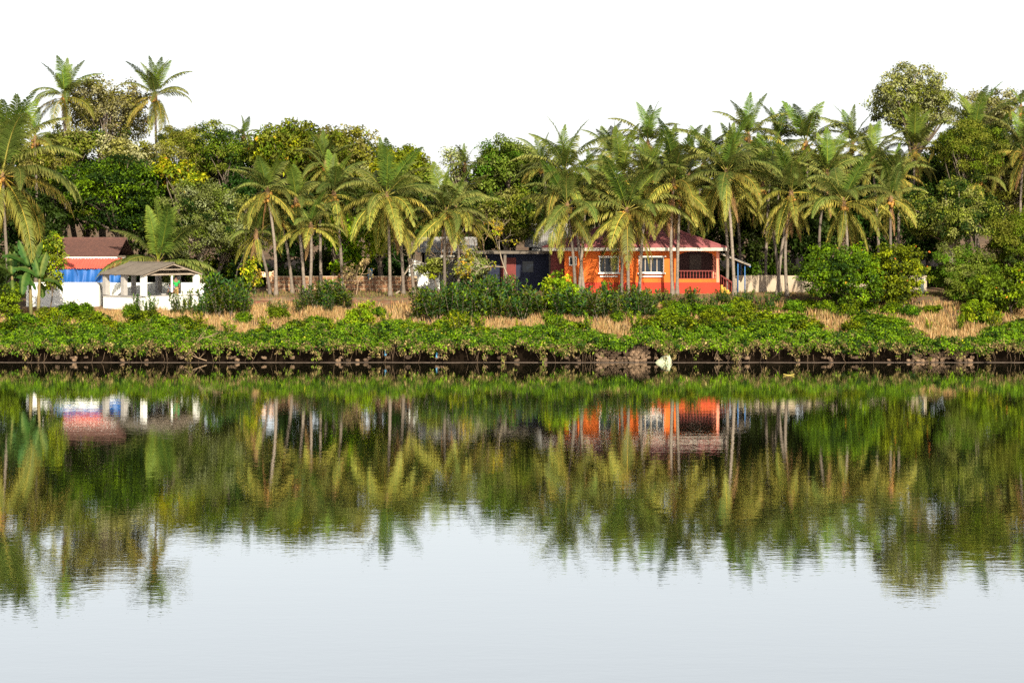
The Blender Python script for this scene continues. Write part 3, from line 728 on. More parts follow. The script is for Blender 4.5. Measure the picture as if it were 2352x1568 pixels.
# ------------------------------------------------------------------ riverside pavilion and white wall
pv = thing('pavilion', 'open pavilion with grey sheet gable roof on white posts and parapet', 'pavilion')
N0 = Vector((px(330, 145.2), 145.2, 2.45)); ph = R(42)
ul = Vector((-math.cos(ph), math.sin(ph), 0)); ug = Vector((math.sin(ph), math.cos(ph), 0))   # along the long side (to the far left), along the gable
LA, LG = px(332, 147) - px(226, 147), px(436, 147) - px(332, 147)
LA, LG = LA / math.cos(ph), LG / math.sin(ph)
pv.location = N0
PB = Matrix(((ul.x, ug.x, 0), (ul.y, ug.y, 0), (0, 0, 1)))
def pw(a, b, z): return PB @ Vector((a, b, z))     # a along long side, b along gable, z above floor
def pbox(mb, a0, a1, b0, b1, z0, z1):
    vs = [pw(*q) for q in ((a0, b0, z0), (a1, b0, z0), (a1, b1, z0), (a0, b1, z0), (a0, b0, z1), (a1, b0, z1), (a1, b1, z1), (a0, b1, z1))]
    return mb.add(vs, [(0, 3, 2, 1), (4, 5, 6, 7), (0, 1, 5, 4), (1, 2, 6, 5), (2, 3, 7, 6), (3, 0, 4, 7)])
ZE = pz(632, 146) - N0.z; ZP = pz(679, 146) - N0.z
w_ = .17
mb = MB(); pbox(mb, -.1, LA + .1, -.1, .1, -.9, ZP - .12); pbox(mb, -.1, .1, .103, LG + .1, -.9, ZP - .05); mb.build('parapet', M['white'], pv)
mb = MB(); pbox(mb, .12, LA + .13, -.13, .13, ZP - .118, ZP - .02); pbox(mb, -.13, .118, -.13, LG + .13, ZP - .048, ZP + .01); mb.build('ledge', M['cement'], pv)
mb = MB(); pbox(mb, .101, LA + .1, .101, LG + .1, -.9, .85); mb.build('floor', M['concrete'], pv)
def post(a, b, mat, wd=w_):
    q = MB(); pbox(q, a - wd, a + wd, b - wd, b + wd, ZP + .012, ZE - .02); q.build('post', mat, pv)
post(0, 0, M['white']); post(0, LG - .1, M['white']); post(LA * .5, 0, M['cement']); post(LA - .1, 0, M['cement'])
post(LA, LG, M['cement']); post(LA * .5, LG, M['cement']); post(LA * .96, LG * .5, M['cement'], .13); post(0, LG * .52, M['white'], .05)
mb = MB(); pbox(mb, -.12, LA + .12, -.12, .12, ZE - .018, ZE + .10); pbox(mb, -.12, LA + .12, LG - .12, LG + .12, ZE - .018, ZE + .10); pbox(mb, -.11, .11, .122, LG - .122, ZE - .016, ZE + .10); pbox(mb, LA - .11, LA + .11, .122, LG - .122, ZE - .016, ZE + .10)
mb.build('ring_beam', M['wood'], pv)
ov = .36; ZR = pz(603.5, 148.6) - N0.z; ZV = ZE + .02
for s in range(4):                                # sheets of the two slopes
    a0, a1 = -ov + (LA + 2 * ov) * s / 4, -ov + (LA + 2 * ov) * (s + 1) / 4 + .05
    mb = MB(); d_ = .012 * (s % 2)
    for b0, sg in ((-ov, 1), (LG + ov, -1)):
        A_, B_, C_, D_ = (pw(a1, b0, ZV + d_), pw(a0, b0, ZV + d_), pw(a0, LG / 2, ZR + d_), pw(a1, LG / 2, ZR + d_))
        if sg < 0: A_, B_, C_, D_ = B_, A_, D_, C_
        corrugated(mb, A_, B_, C_, D_, .16, .02)
    mb.build('roof_sheet', M['asbestos'], pv)
for a in (-ov + .1, LA * .33, LA * .66, LA + ov - .1):   # trusses
    mb = MB()
    mb.tube([pw(a, -ov + .1, ZV - .05), pw(a, LG / 2, ZR - .08)], .055, 4); mb.tube([pw(a, LG + ov - .1, ZV - .05), pw(a, LG / 2, ZR - .08)], .055, 4)
    mb.tube([pw(a, LG * .24, ZE + (ZR - ZE) * .45), pw(a, LG * .76, ZE + (ZR - ZE) * .45)], .05, 4)
    mb.build('truss', M['wood'], pv)
mb = MB(); mb.tube([pw(-ov, LG / 2, ZR + .02), pw(LA + ov, LG / 2, ZR + .02)], .07, 6); mb.build('ridge_cap', M['asbestos'], pv)
# white compound wall
t, O = boxthing('white_wall', 'bright white painted compound wall running behind the pavilion', 'wall', 149.3, 70, 470)
mb = MB(); mb.box(px(60, 149.3), px(228, 149.3), 149.3, 149.5, 1.9, pz(650, 149.3)); mb.box(px(228, 149.3) - .2, px(228, 149.3), 149.5, 153.4, 1.9, pz(650, 149.3) - .002); mb.box(px(228, 149.3) - .2, px(447, 153.4), 153.4, 153.6, 1.9, pz(649, 153.4)); mb.build('panel', M['white'], t, loc=-O)
mb = MB(); mb.box(px(60, 149.3), px(229, 149.3), 149.26, 149.54, pz(650, 149.3) + .003, pz(648.6, 149.3)); mb.build('coping', M['white'], t, loc=-O)
t = thing('boundary_post', 'stubby white boundary post beside the pavilion corner', 'post', (px(464, 148.5), 148.5, gzf(px(464, 148.5), 148.5)))
mb = MB(); mb.box(-.19, .19, -.15, .15, -.2, pz(653, 148.5) - t.location.z); mb.build('shaft', M['white'], t)
mb = MB(); mb.box(-.22, .22, -.18, .18, pz(653, 148.5) - t.location.z + .002, pz(650.5, 148.5) - t.location.z); mb.build('cap', M['white'], t)
t = thing('water_tank', 'low grey concrete tank by the white boundary post', 'tank', (px(476, 149.6), 149.6, 2.7))
mb = MB(); mb.box(px(452, 149.6) - px(476, 149.6), px(500, 149.6) - px(476, 149.6), 0, 1.6, -.3, pz(662, 149.6) - 2.7); mb.build('body', M['concrete'], t)
mb = MB(); mb.box(px(451, 149.6) - px(476, 149.6), px(501, 149.6) - px(476, 149.6), -.05, 1.65, pz(662, 149.6) - 2.697, pz(660, 149.6) - 2.7); mb.build('cover', M['cement'], t)
# tiled house behind the wall, red sheet awning, blue tarpaulin
t, O = boxthing('tiled_house', 'low house with dark tiled roof behind the white wall', 'house', 156, 100, 275)
A, B, E, T = px(95, 156), px(272, 156), pz(590, 155.6), pz(549, 159.2)
mb = MB(); mb.box(A + .3, B - .3, 156.2, 156.4, 2.8, E - .12); mb.box(A + .3, A + .5, 156.4, 162, 2.8, E - .12); mb.box(B - .5, B - .3, 156.4, 162, 2.8, E - .12); mb.build('wall', M['white'], t, loc=-O)
nr = 16
for side in (0, 1):
    mb = MB()
    for i in range(nr):                           # overlapping tile courses
        q0, q1 = i / nr, (i + 1.12) / nr
        ya, yb = (155.6 + 3.6 * q0, 155.6 + 3.6 * q1) if side == 0 else (162.8 - 3.6 * q0, 162.8 - 3.6 * q1)
        za, zb_ = E + (T - E) * q0 + .035, E + (T - E) * q1
        n_ = 48
        vs = []
        for j in range(n_ + 1):
            xx = A + (B - A) * j / n_; w = .018 * math.sin(j * math.pi) + (.02 if j % 2 else 0)
            vs += [(xx, ya, za + w - .04), (xx, ya, za + w), (xx, yb, zb_ + w * .6)]
        mb.add(vs, [f for j in range(n_) for f in ((3 * j, 3 * j + 3, 3 * j + 4, 3 * j + 1), (3 * j + 1, 3 * j + 4, 3 * j + 5, 3 * j + 2))])
    mb.build('roof_slope', M['tiles'], t, loc=-O)
mb = MB(); mb.tube([(A, 159.2, T + .03), (B, 159.2, T + .03)], .11, 6); mb.build('ridge_cap', M['tiles'], t, loc=-O)
mb = MB(); mb.box(A, B, 155.5, 155.58, E - .14, E - .005); mb.build('fascia', M['white'], t, loc=-O)
for s in range(5):
    mb = MB(); a, b = px(128, 155) + (px(279, 155) - px(128, 155)) * s / 5, px(128, 155) + (px(279, 155) - px(128, 155)) * (s + 1) / 5 + .04
    corrugated(mb, (a, 153.9, pz(617, 153.9)), (b, 153.9, pz(617, 153.9)), (b, 155.48, pz(593, 155.5)), (a, 155.48, pz(593, 155.5)), .21, .035)
    mb.build('awning_sheet', M['redsheet'], t, loc=-O)
for x_ in (132, 205, 275):
    mb = MB(); mb.tube([(px(x_, 154), 154.15, 2.8), (px(x_, 154), 154.15, pz(615, 154))], .04, 6); mb.build('awning_post', M['bluesteel'], t, loc=-O)
n_ = 60
V = []
for j in range(n_ + 1):
    s = j / n_; xx = px(120, 154) + (px(278, 154) - px(120, 154)) * s
    for k in range(7):
        q = k / 6
        V.append((xx + .04 * math.sin(k + j * .5), 154.05 + .10 * math.sin(j * .9 + .5 * math.sin(k * 1.1 + j * .13)) * (.35 + q) + .06 * math.sin(j * .27 + k), pz(616.5, 154) - (pz(616.5, 154) - 3.3) * q + .05 * math.sin(j * .42) * (1 - q) * (q > 0)))
fc = [(j * 7 + k, j * 7 + k + 1, (j + 1) * 7 + k + 1, (j + 1) * 7 + k) for j in range(n_) for k in range(6)]
tg = np_mesh('tarpaulin', V, fc, smooth=True)
tag(link('tarpaulin', tg, M['tarp']), 'bright blue tarpaulin hung under the red sheet awning', 'tarpaulin')

# ------------------------------------------------------------------ people in the pavilion
def skin_body(name, verts, edges, radii, mat, parent, root=0, sub=2):
    me = bpy.data.meshes.new(name); me.from_pydata(verts, edges, []); o = link(name, me, mat, parent)
    sk = o.modifiers.new('skin', 'SKIN'); sk.use_smooth_shade = True
    if not me.skin_vertices: me.skin_vertices.new()
    for i, r in enumerate(radii):
        me.skin_vertices[0].data[i].radius = (r, r) if not isinstance(r, tuple) else r
        me.skin_vertices[0].data[i].use_root = (i == root)
    ss = o.modifiers.new('subd', 'SUBSURF'); ss.levels = sub; ss.render_levels = sub
    return o
def person(label, loc, rz, shirt, trousers, sit=False):
    t = thing('person', label, 'person', loc, rz, None)
    if sit: hip, knee, ank, d = .52, (.50, -.42), (.08, -.44), 0
    else: hip, knee, ank = .86, (.47, -.03), (.08, 0)
    v = [(0, 0, hip), (0, .01, hip + .25), (0, 0, hip + .50), (0, 0, hip + .58), (0, -.02, hip + .72)]
    e = [(0, 1), (1, 2), (2, 3), (3, 4)]; r = [(.15, .11), (.145, .105), (.16, .10), .055, .10]
    for s in (-1, 1):
        b = len(v)
        v += [(s * .09, 0, hip - .06), (s * .10, knee[1], knee[0]), (s * .10, ank[1] + .02, ank[0]), (s * .11, ank[1] - .15, .035)]
        e += [(0, b), (b, b + 1), (b + 1, b + 2), (b + 2, b + 3)]; r += [.085, .06, .04, .035]
        b = len(v)
        v += [(s * .19, 0, hip + .47), (s * .25, .03, hip + .20), (s * .22, -.16, hip + .02), (s * .21, -.24, hip - .01)]
        e += [(2, b), (b, b + 1), (b + 1, b + 2), (b + 2, b + 3)]; r += [.06, .045, .035, .03]
        for q in range(5):                        # fingers
            v.append((s * (.17 + .02 * q), -.33 + .012 * abs(q - 2), hip - .03 - (.0 if q else -.03))); e.append((b + 3, len(v) - 1)); r.append(.009)
    skin_body('body', v, e, r, M['skin'], t)
    v2 = [(0, 0, hip - .02), (0, .01, hip + .25), (0, 0, hip + .49)]; e2 = [(0, 1), (1, 2)]; r2 = [(.185, .14), (.175, .13), (.18, .12)]
    for s in (-1, 1):
        b = len(v2); v2 += [(s * .20, 0, hip + .47), (s * .24, .02, hip + .26)]; e2 += [(2, b), (b, b + 1)]; r2 += [.085, .075]
    skin_body('shirt', v2, e2, r2, shirt, t)
    v3 = [(0, 0, hip)]; e3 = []; r3 = [(.17, .13)]
    for s in (-1, 1):
        b = len(v3); v3 += [(s * .09, 0, hip - .08), (s * .10, knee[1], knee[0]), (s * .10, ank[1] + .02, ank[0] + .04)]; e3 += [(0, b), (b, b + 1), (b + 1, b + 2)]; r3 += [.11, .085, .07]
    skin_body('trousers', v3, e3, r3, trousers, t)
    hm = MB(); hm.lathe((0, .015, hip + .72), [(.098, -.02), (.112, .03), (.105, .09), (.07, .135), (.01, .15)], 10); hm.build('hair', M['hair'], t, True)
    f = MB(); 
    for s in (-1, 1): f.box(s * .038 - .014, s * .038 + .014, -.124, -.108, hip + .72, hip + .738)
    f.build('eyes', M['hair'], t)
    f = MB(); f.add([(0, -.118, hip + .725), (-.016, -.115, hip + .69), (.016, -.115, hip + .69), (0, -.142, hip + .69)], [(0, 1, 3), (0, 3, 2), (1, 2, 3)]); f.build('nose', M['skin'], t)
    return t
fl = N0.z + .85
c1 = Vector((px(404, 147.6), 147.6, fl)); c2 = Vector((px(394, 147.2), 147.2, fl))
person('person in a green shirt and khaki trousers standing in the pavilion', c1, R(15), M['green_cloth'], M['khaki_cloth'])
bench = thing('bench', 'plain cement bench inside the pavilion under the seated person', 'bench', (c2.x, c2.y + .05, fl))
mb = MB(); mb.box(-.7, .35, -.16, .22, .36, .43); mb.build('seat', M['cement'], bench)
for q in (-.6, .2):
    mb = MB(); mb.box(q, q + .12, -.14, .2, -.01, .359); mb.build('leg', M['cement'], bench)
person('person in a dark striped shirt seated on the pavilion bench', c2, R(-20), M['stripe'], M['hair'], sit=True)
# ------------------------------------------------------------------ coconut palms
G_LAT, G_HOUSE, G_BACK, G_RIGHT = 'slender palms before the laterite wall', 'palms shading the bungalow', 'palm grove behind the bungalow', 'palms over the beige wall'
palm(6, 405, 158, 142.5, 28, 'big full coconut palm leaning over the banana plant', None, 1, nf=40, nuts=8, droop=.3)
palm(147, 222, 72, 190, 152, 'tall coconut palm with a yellowing hanging frond and bare trunk above the dark rain tree', None, 2, nf=22, dead=3)
palm(356, 222, 70, 190, 362, 'tall coconut palm rising alone against the sky behind the pavilion', None, 3, nf=24)
palm(363, 607, 120, 155, 363, 'young trunkless coconut palm spreading over the pavilion roof', None, 4, droop=-.9, nf=15, lo=4, nuts=0, dead=0, thin=1.2)
L1 = 'slender grey coconut palm standing before the laterite block wall'
palm(614, 442, 78, 148, 634, L1, G_LAT, 5)
palm(588, 537, 66, 149.5, 621, 'short coconut palm with reddish leaning trunk by the orange cloth', None, 6, nf=17, dead=2, nuts=0)
palm(680, 462, 70, 149, 700, 'coconut palm with a pale brown leaning trunk before the laterite wall', None, 7, nf=21)
palm(714, 522, 70, 148.5, 711, 'short young coconut palm with upright bright fronds before the laterite wall', None, 8, nf=17, lo=5, nuts=0)
palm(646, 506, 62, 151, 672, L1, G_LAT, 9, nf=17)
palm(767, 447, 82, 152, 787, L1, G_LAT, 10, nf=23)
palm(748, 380, 66, 163, 752, 'coconut palm whose crown rises among the yellow leaved mango trees', None, 11, nf=18)
palm(888, 453, 105, 147.5, 896, 'largest coconut palm before the laterite wall with a pale straight trunk', None, 12, nf=29, droop=.3)
palm(917, 515, 70, 150, 927, L1, G_LAT, 13, nf=15, droop=1)
palm(934, 498, 72, 151, 951, L1, G_LAT, 14, nf=15, droop=.6)
palm(736, 470, 50, 152.4, 738, L1, G_LAT, 51, nf=13, droop=.8)
palm(1024, 490, 90, 150, 1022, 'coconut palm with a dark trunk before the grey sheet roof', None, 15, nf=21, droop=.2)
palm(1046, 484, 92, 151.5, 1052, 'coconut palm with dead brown fronds before the grey sheet roof', None, 16, nf=18, dead=3)
palm(1068, 384, 42, 196, 1068, 'far small coconut palm above the dip in the tree line', None, 17, nf=15, lo=4, nuts=0)
palm(559, 314, 36, 197, 559, 'far coconut palm tip peeping over the olive trees', None, 18, nf=14, lo=4, nuts=0)
L2 = 'coconut palm of the close pair between the four-paned window and the arch'
palm(1303, 475, 100, 147.6, 1322, 'coconut palm standing by the small window of the bungalow', None, 19, nf=25, droop=.4)
palm(1297, 400, 98, 149, 1341, 'tall coconut palm with a curved trunk behind the small window palm', None, 20, nf=25)
palm(1345, 470, 70, 148.6, 1330, 'short coconut palm leaning away from the small bungalow window', None, 21, nf=14, droop=.8)
palm(1440, 486, 118, 147, 1443, 'coconut palm heavy with brown nuts between the two bungalow windows', None, 22, nf=28, droop=.5, nuts=10)
palm(1432, 408, 96, 149.2, 1427, 'coconut palm whose trunk stands at the edge of the three-paned window', None, 23, nf=18, droop=-.4)
palm(1487, 428, 88, 148.4, 1468, 'coconut palm whose trunk covers the edge of the four-paned window', None, 24, nf=17)
palm(1488, 332, 78, 168, 1488, 'coconut palm standing highest above the bungalow roof', None, 25, nf=22)
palm(1547, 420, 108, 148, 1545, L2, G_HOUSE, 26, nf=23, droop=-.2)
palm(1562, 450, 90, 149, 1555, L2, G_HOUSE, 27, nf=15)
palm(1668, 400, 112, 147.6, 1687, 'tall coconut palm with pale trunk beside the veranda stair', None, 28, nf=29, droop=.4, dead=2)
palm(1655, 430, 88, 150.5, 1669, 'coconut palm with a dark trunk beside the veranda stair', None, 29, nf=17)
palm(1690, 440, 85, 158, 1703, 'coconut palm standing behind the lean-to roof', None, 30, nf=17)
palm(1817, 444, 100, 147.5, 1808, 'coconut palm with a thin pale trunk before the beige wall', None, 31, nf=25, droop=.3, dead=2)
palm(1752, 430, 84, 150, 1792, 'coconut palm with a strongly leaning trunk before the beige wall', None, 32, nf=17)
palm(1812, 470, 74, 149, 1785, 'coconut palm leaning across its neighbour before the beige wall', None, 33, nf=14)
palm(1938, 468, 108, 146.5, 1935, 'coconut palm with long yellow drooping fronds above the mangrove bushes', None, 34, nf=25, droop=.9, dead=0, nuts=8)
palm(2046, 456, 74, 149, 2047, 'small coconut palm with a dark trunk behind the mangrove bushes', None, 35, nf=17, dead=2)
L3 = 'feathery coconut palm in the dense grove behind '
for i, (x_, y_, r_, Y_) in enumerate([(1719, 286, 80, 165), (1851, 301, 88, 164), (1958, 307, 78, 166), (2101, 314, 80, 163), (1789, 292, 66, 178), (2003, 340, 72, 160), (1618, 345, 74, 166),
                                      (1584, 372, 78, 160), (1401, 330, 66, 170), (1372, 392, 70, 160), (1770, 370, 84, 157), (1900, 372, 88, 157), (1245, 352, 62, 166), (1500, 380, 80, 158), (2060, 372, 70, 158), (1690, 350, 70, 172)]):
    palm(x_, y_ + 30, r_, Y_, None, L3 + near(x_), G_BACK, 60 + i, nf=20, dead=i % 2, nuts=4)
palm(2239, 312, 92, 163, 2243, 'tall coconut palm bursting out of the top of the big olive tree', None, 40, nf=23, dead=2)
L4 = 'coconut palm at the end of the grove past the big olive tree'
palm(2352, 350, 92, 160, 2355, L4, 'palms past the big olive tree', 41, nf=23)
palm(2345, 250, 52, 185, 2345, L4, 'palms past the big olive tree', 42, nf=17)
palm(2300, 372, 80, 164, 2300, L4, 'palms past the big olive tree', 43, nf=17, dead=2)
palm(2245, 412, 62, 156, 2241, 'coconut palm half swallowed by the big olive tree', None, 44, nf=10, droop=1)
palm(80, 322, 60, 170, 82, 'small coconut palm half hidden behind the big leaning palm', None, 45, nf=15)

# ------------------------------------------------------------------ broadleaf trees
tree('rain_tree', 'spreading dark green rain tree with layered foliage behind the tiled house', 130, 385, 332, 560, 166, P_RAIN, 1, leaf=.22, sp=1.15, trunk=.4, nlobe=9, flat=.32, up=1.0, cr=1.05, fill=.8)
tree('forest_tree', 'open pale leaved tree between the two tall palms against the sky', 150, 350, 150, 390, 202, P_PALE, 2, leaf=.26, sp=1.2, fill=.5, nlobe=11, trunk=.3)
tree('forest_tree', 'dark leafy tree under the first tall palm', 95, 240, 285, 380, 192, P_OLIVE, 3, leaf=.26, sp=1.2)
tree('forest_tree', 'feathery olive tree rounding down from the second tall palm', 345, 480, 285, 420, 186, P_OLIVE, 4, leaf=.17, asp=.2, sp=1.1)
tree('forest_tree', 'dull green tree with a level top beside the far palm tip', 440, 590, 272, 420, 190, [(OL, 3), (MD, 3), (DK, 2)], 5, leaf=.2, sp=1.1)
tree('mango_tree', 'mango tree with orange and yellow young leaves above the rain tree edge', 355, 468, 352, 450, 168, P_YELL, 6, leaf=.3, sp=1.0)
tree('scrub_tree', 'tangled grey olive tree with pale stems beside the young trunkless palm', 368, 560, 385, 640, 158, P_GREY, 7, leaf=.17, sp=.95, trunk=.2, nlobe=9, bark='palebark', fill=.85)
tree('scrub_tree', 'brown green thicket tree leaning on the slender palms', 455, 620, 420, 640, 163, P_GREY, 8, leaf=.17, sp=.95, nlobe=7, bark='palebark', fill=.85)
tree('mango_tree', 'mango tree spotted with yellow new leaves on the skyline', 575, 735, 268, 420, 181, P_MANGO, 9, leaf=.3, sp=1.15, nlobe=8)
tree('mango_tree', 'round topped mango tree beside the yellow spotted one', 700, 865, 274, 430, 178, [(MD, 3), (OL, 4), (YG, .84), (GO, 2)], 10, leaf=.28, sp=1.15, nlobe=8)
tree('mango_tree', 'bright lime green tree at the edge of the sky dip', 835, 990, 322, 470, 172, [(BR, 4), (YG, 2.2), (MD, 4), (OL, 1)], 11, leaf=.27, sp=1.05, nlobe=8)
tree('forest_tree', 'dark tree sloping down into the sky dip', 905, 1005, 365, 500, 170, P_OLIVE, 12, leaf=.24, sp=1.0)
tree('forest_tree', 'small thin leaved yellowish tree standing in the sky dip', 1012, 1080, 322, 440, 198, P_PALE, 13, leaf=.24, sp=1.1, fill=.35)
tree('forest_tree', 'fresh green tree rounding up between the sky dip and the palm grove', 1080, 1245, 308, 460, 188, [(MD, 2), (OL, 4), (GO, 2)], 14, leaf=.22, sp=1.1, nlobe=8)
tree('forest_tree', 'dark leafy tree over the slab roofed shed', 1105, 1250, 405, 570, 161, P_OLIVE, 15, leaf=.2, sp=.95, nlobe=8)
tree('breadfruit_tree', 'bright green leafy tree behind the slender palm trunks', 740, 835, 480, 650, 157, P_YOUNG, 16, leaf=.34, sp=.95, nlobe=6)
tree('breadfruit_tree', 'bright leafed sapling between the largest palm and the laterite wall', 835, 900, 520, 600, 155, P_YOUNG, 17, leaf=.3, sp=.8)
tree('crown_tree', 'big round grey green tree standing alone on the skyline above the grove', 1995, 2203, 120, 330, 202, P_PALE, 18, leaf=.25, sp=1.1, fill=.62, nlobe=9, trunk=.4)
tree('crown_tree', 'lower round grey tree beside the big skyline tree', 2195, 2345, 186, 330, 208, P_PALE, 19, leaf=.25, sp=1.15, fill=.8, nlobe=7)
tree('olive_tree', 'big dark olive tree with pale twisted trunk over the grove end', 2060, 2300, 392, 580, 153, [(DK, 4), (OL, 3), (GO, 2)], 20, leaf=.17, sp=.9, trunk=.26, bx=2192, nlobe=9, bark='palebark', fill=.85)
tree('olive_tree', 'tall feathery green tree growing up through the grove end', 2140, 2310, 258, 450, 156, [(MD, 3), (OL, 4), (DK, 2)], 21, leaf=.15, asp=.22, sp=.9, nlobe=8)
tree('tamarind_tree', 'soft feathery green tree at the bank past the big olive tree', 2140, 2290, 545, 720, 147, [(OL, 4), (MD, 3), (GO, 2)], 22, leaf=.15, asp=.2, sp=.75, nlobe=8)
tree('tamarind_tree', 'feathery green tree spilling down beyond the bank shrubs', 2255, 2400, 455, 680, 152, [(MD, 4), (OL, 3), (DK, 1)], 23, leaf=.16, asp=.2, sp=.85, nlobe=8)
tree('tamarind_tree', 'grey green tree under the end palms', 2285, 2420, 380, 520, 162, P_GREY, 24, leaf=.18, sp=.95, nlobe=6)
tree('forest_tree', 'leafy olive tree half behind the big leaning palm crown', 15, 165, 300, 450, 176, P_OLIVE, 51, leaf=.24, sp=1.1, nlobe=7)
tree('forest_tree', 'grey green tree under the second tall palm', 225, 365, 296, 430, 174, P_GREY, 52, leaf=.24, sp=1.1, nlobe=7)
tree('leafy_bush', 'olive bush climbing over the corner of the slab roofed shed', 1045, 1125, 566, 668, 151.8, P_GREY, 53, leaf=.19, sp=.7, trunk=.05, cat='bush', nlobe=6, fill=.7)
# filling wood: trees behind everything, shade put into their leaf colour
back = [(-60, 90, 330, 600, 176), (20, 170, 420, 640, 168), (290, 420, 400, 620, 172), (500, 640, 350, 600, 176), (600, 760, 400, 640, 166), (720, 860, 390, 620, 168), (840, 980, 430, 620, 164),
        (950, 1110, 430, 590, 170), (1060, 1210, 430, 600, 172), (1190, 1330, 380, 590, 172), (1300, 1450, 400, 600, 168), (1430, 1580, 380, 600, 171), (1560, 1720, 400, 640, 167),
        (1690, 1830, 420, 660, 164), (1800, 1950, 420, 660, 163), (1930, 2080, 420, 660, 162), (2050, 2190, 400, 640, 166), (1640, 1790, 330, 500, 180), (1780, 1930, 330, 500, 182), (1920, 2070, 340, 520, 181), (2260, 2420, 300, 480, 178)]
for i, b in enumerate(back):
    tree('wood_tree', 'wood tree with shade put into its leaf colour behind ' + near((b[0] + b[1]) / 2), *b[:4], b[4], P_DARK, 200 + i, leaf=.27, group='dark trees of the wood', sp=1.25, nlobe=6)
sky_x = [0, 100, 160, 250, 350, 430, 500, 560, 640, 720, 800, 860, 930, 990, 1030, 1090, 1170, 1230, 1300, 1400, 1480, 1600, 1700, 1800, 1900, 2000, 2100, 2200, 2352, 2450]
sky_y = [330, 340, 310, 300, 335, 295, 285, 300, 285, 290, 290, 328, 345, 395, 405, 360, 325, 340, 355, 372, 360, 362, 345, 325, 315, 315, 300, 290, 280, 280]
rg = np.random.default_rng(77)
for i, x_ in enumerate(range(-50, 2450, 88)):
    yt_ = float(np.interp(x_, sky_x, sky_y)) + rg.uniform(6, 30); w_ = rg.uniform(75, 110)
    tree('ridge_tree', 'dull green tree closing the skyline far behind ' + near(x_), x_ - w_, x_ + w_, yt_, 560, rg.uniform(206, 222), [P_OLIVE, P_DARK, P_GREY, P_OLIVE][i % 4], 400 + i, leaf=.34, group='far trees along the skyline', sp=1.6, nlobe=7)
for i, x_ in enumerate(range(-40, 2440, 78)):
    yt_ = rg.uniform(560, 610); w_ = rg.uniform(48, 70)
    if 1300 < x_ < 1600: continue
    if x_ < 320: yt_ -= 50
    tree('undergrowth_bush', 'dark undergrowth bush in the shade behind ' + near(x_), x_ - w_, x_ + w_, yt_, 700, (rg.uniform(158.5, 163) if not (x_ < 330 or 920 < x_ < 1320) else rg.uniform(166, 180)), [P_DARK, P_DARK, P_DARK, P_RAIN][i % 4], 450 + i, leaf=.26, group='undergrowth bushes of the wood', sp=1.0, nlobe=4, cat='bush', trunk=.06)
# shrubs with thick leaves behind the bank
tree('mangrove_bush', 'large rounded mangrove bush with orange specks before the beige wall', 1832, 2032, 545, 735, 143, P_MANGROVE, 31, leaf=.165, asp=.34, sp=.72, trunk=.09, cat='bush', nlobe=9, bark='bark', cr=.42, fill=.9)
tree('mangrove_bush', 'taller mangrove bush by the mint white gate post', 1985, 2138, 540, 730, 144.2, P_MANGROVE, 32, leaf=.165, asp=.34, sp=.72, trunk=.08, cat='bush', nlobe=8, cr=.42, fill=.85)
tree('mangrove_bush', 'dark mangrove bush at the bank beyond the feathery tree', 2225, 2400, 592, 740, 142, [(MD, 5), (BR, 2), (DK, 2), (OR, .3)], 33, leaf=.2, asp=.34, sp=.72, trunk=.08, cat='bush', nlobe=7, cr=.42)
tree('leafy_bush', 'lime green rounded bush with yellow leaves before the bungalow corner', 1238, 1336, 616, 735, 141.8, [(BR, 4), (YG, 3), (MD, 2), (YE, .8), (OR, .2)], 34, leaf=.19, asp=.36, sp=.6, trunk=.05, cat='bush', nlobe=6, cr=.36)
tree('leafy_bush', 'bush hung with yellowing leaves under the big leaning palm', 84, 158, 530, 690, 143.5, [(MD, 3), (OL, 3), (YG, 2), (YE, .6)], 35, leaf=.18, sp=.6, trunk=.05, cat='bush', nlobe=6, cr=.4)
tree('leafy_bush', 'dark bush below the banana plant', -20, 60, 640, 740, 139.5, [(MD, 4), (BR, 3), (DK, 1)], 36, leaf=.18, sp=.6, trunk=.04, cat='bush', nlobe=5, cr=.4)
tree('leafy_bush', 'yellow flowered shrub at the edge of the laterite wall', 553, 606, 568, 680, 150, [(YE, 3), (YG, 3), (MD, 3)], 37, leaf=.25, sp=.75, trunk=.05, cat='bush', nlobe=4, fill=.5)
tree('leafy_bush', 'dull shrub with broad leaves before the grey sheet roof', 960, 1030, 578, 650, 151, [(OL, 3), (GO, 3), (YG, 1)], 38, leaf=.2, sp=.7, trunk=.05, cat='bush', nlobe=5, fill=.7)
tree('leafy_bush', 'bright ball shaped bush on the dry grass past the mangroves', 2198, 2284, 684, 752, 138, [(BR, 5), (YG, 3), (MD, 1)], 39, leaf=.17, asp=.25, sp=.5, trunk=.035, cat='bush', nlobe=5, cr=.33, up=.9)
tree('leafy_bush', 'light green bush rising above the bank creepers below the laterite wall', 783, 868, 684, 770, 136.5, [(BR, 5), (YG, 3), (MD, 1)], 40, leaf=.17, asp=.25, sp=.5, trunk=.035, cat='bush', nlobe=5, cr=.33, up=.9)

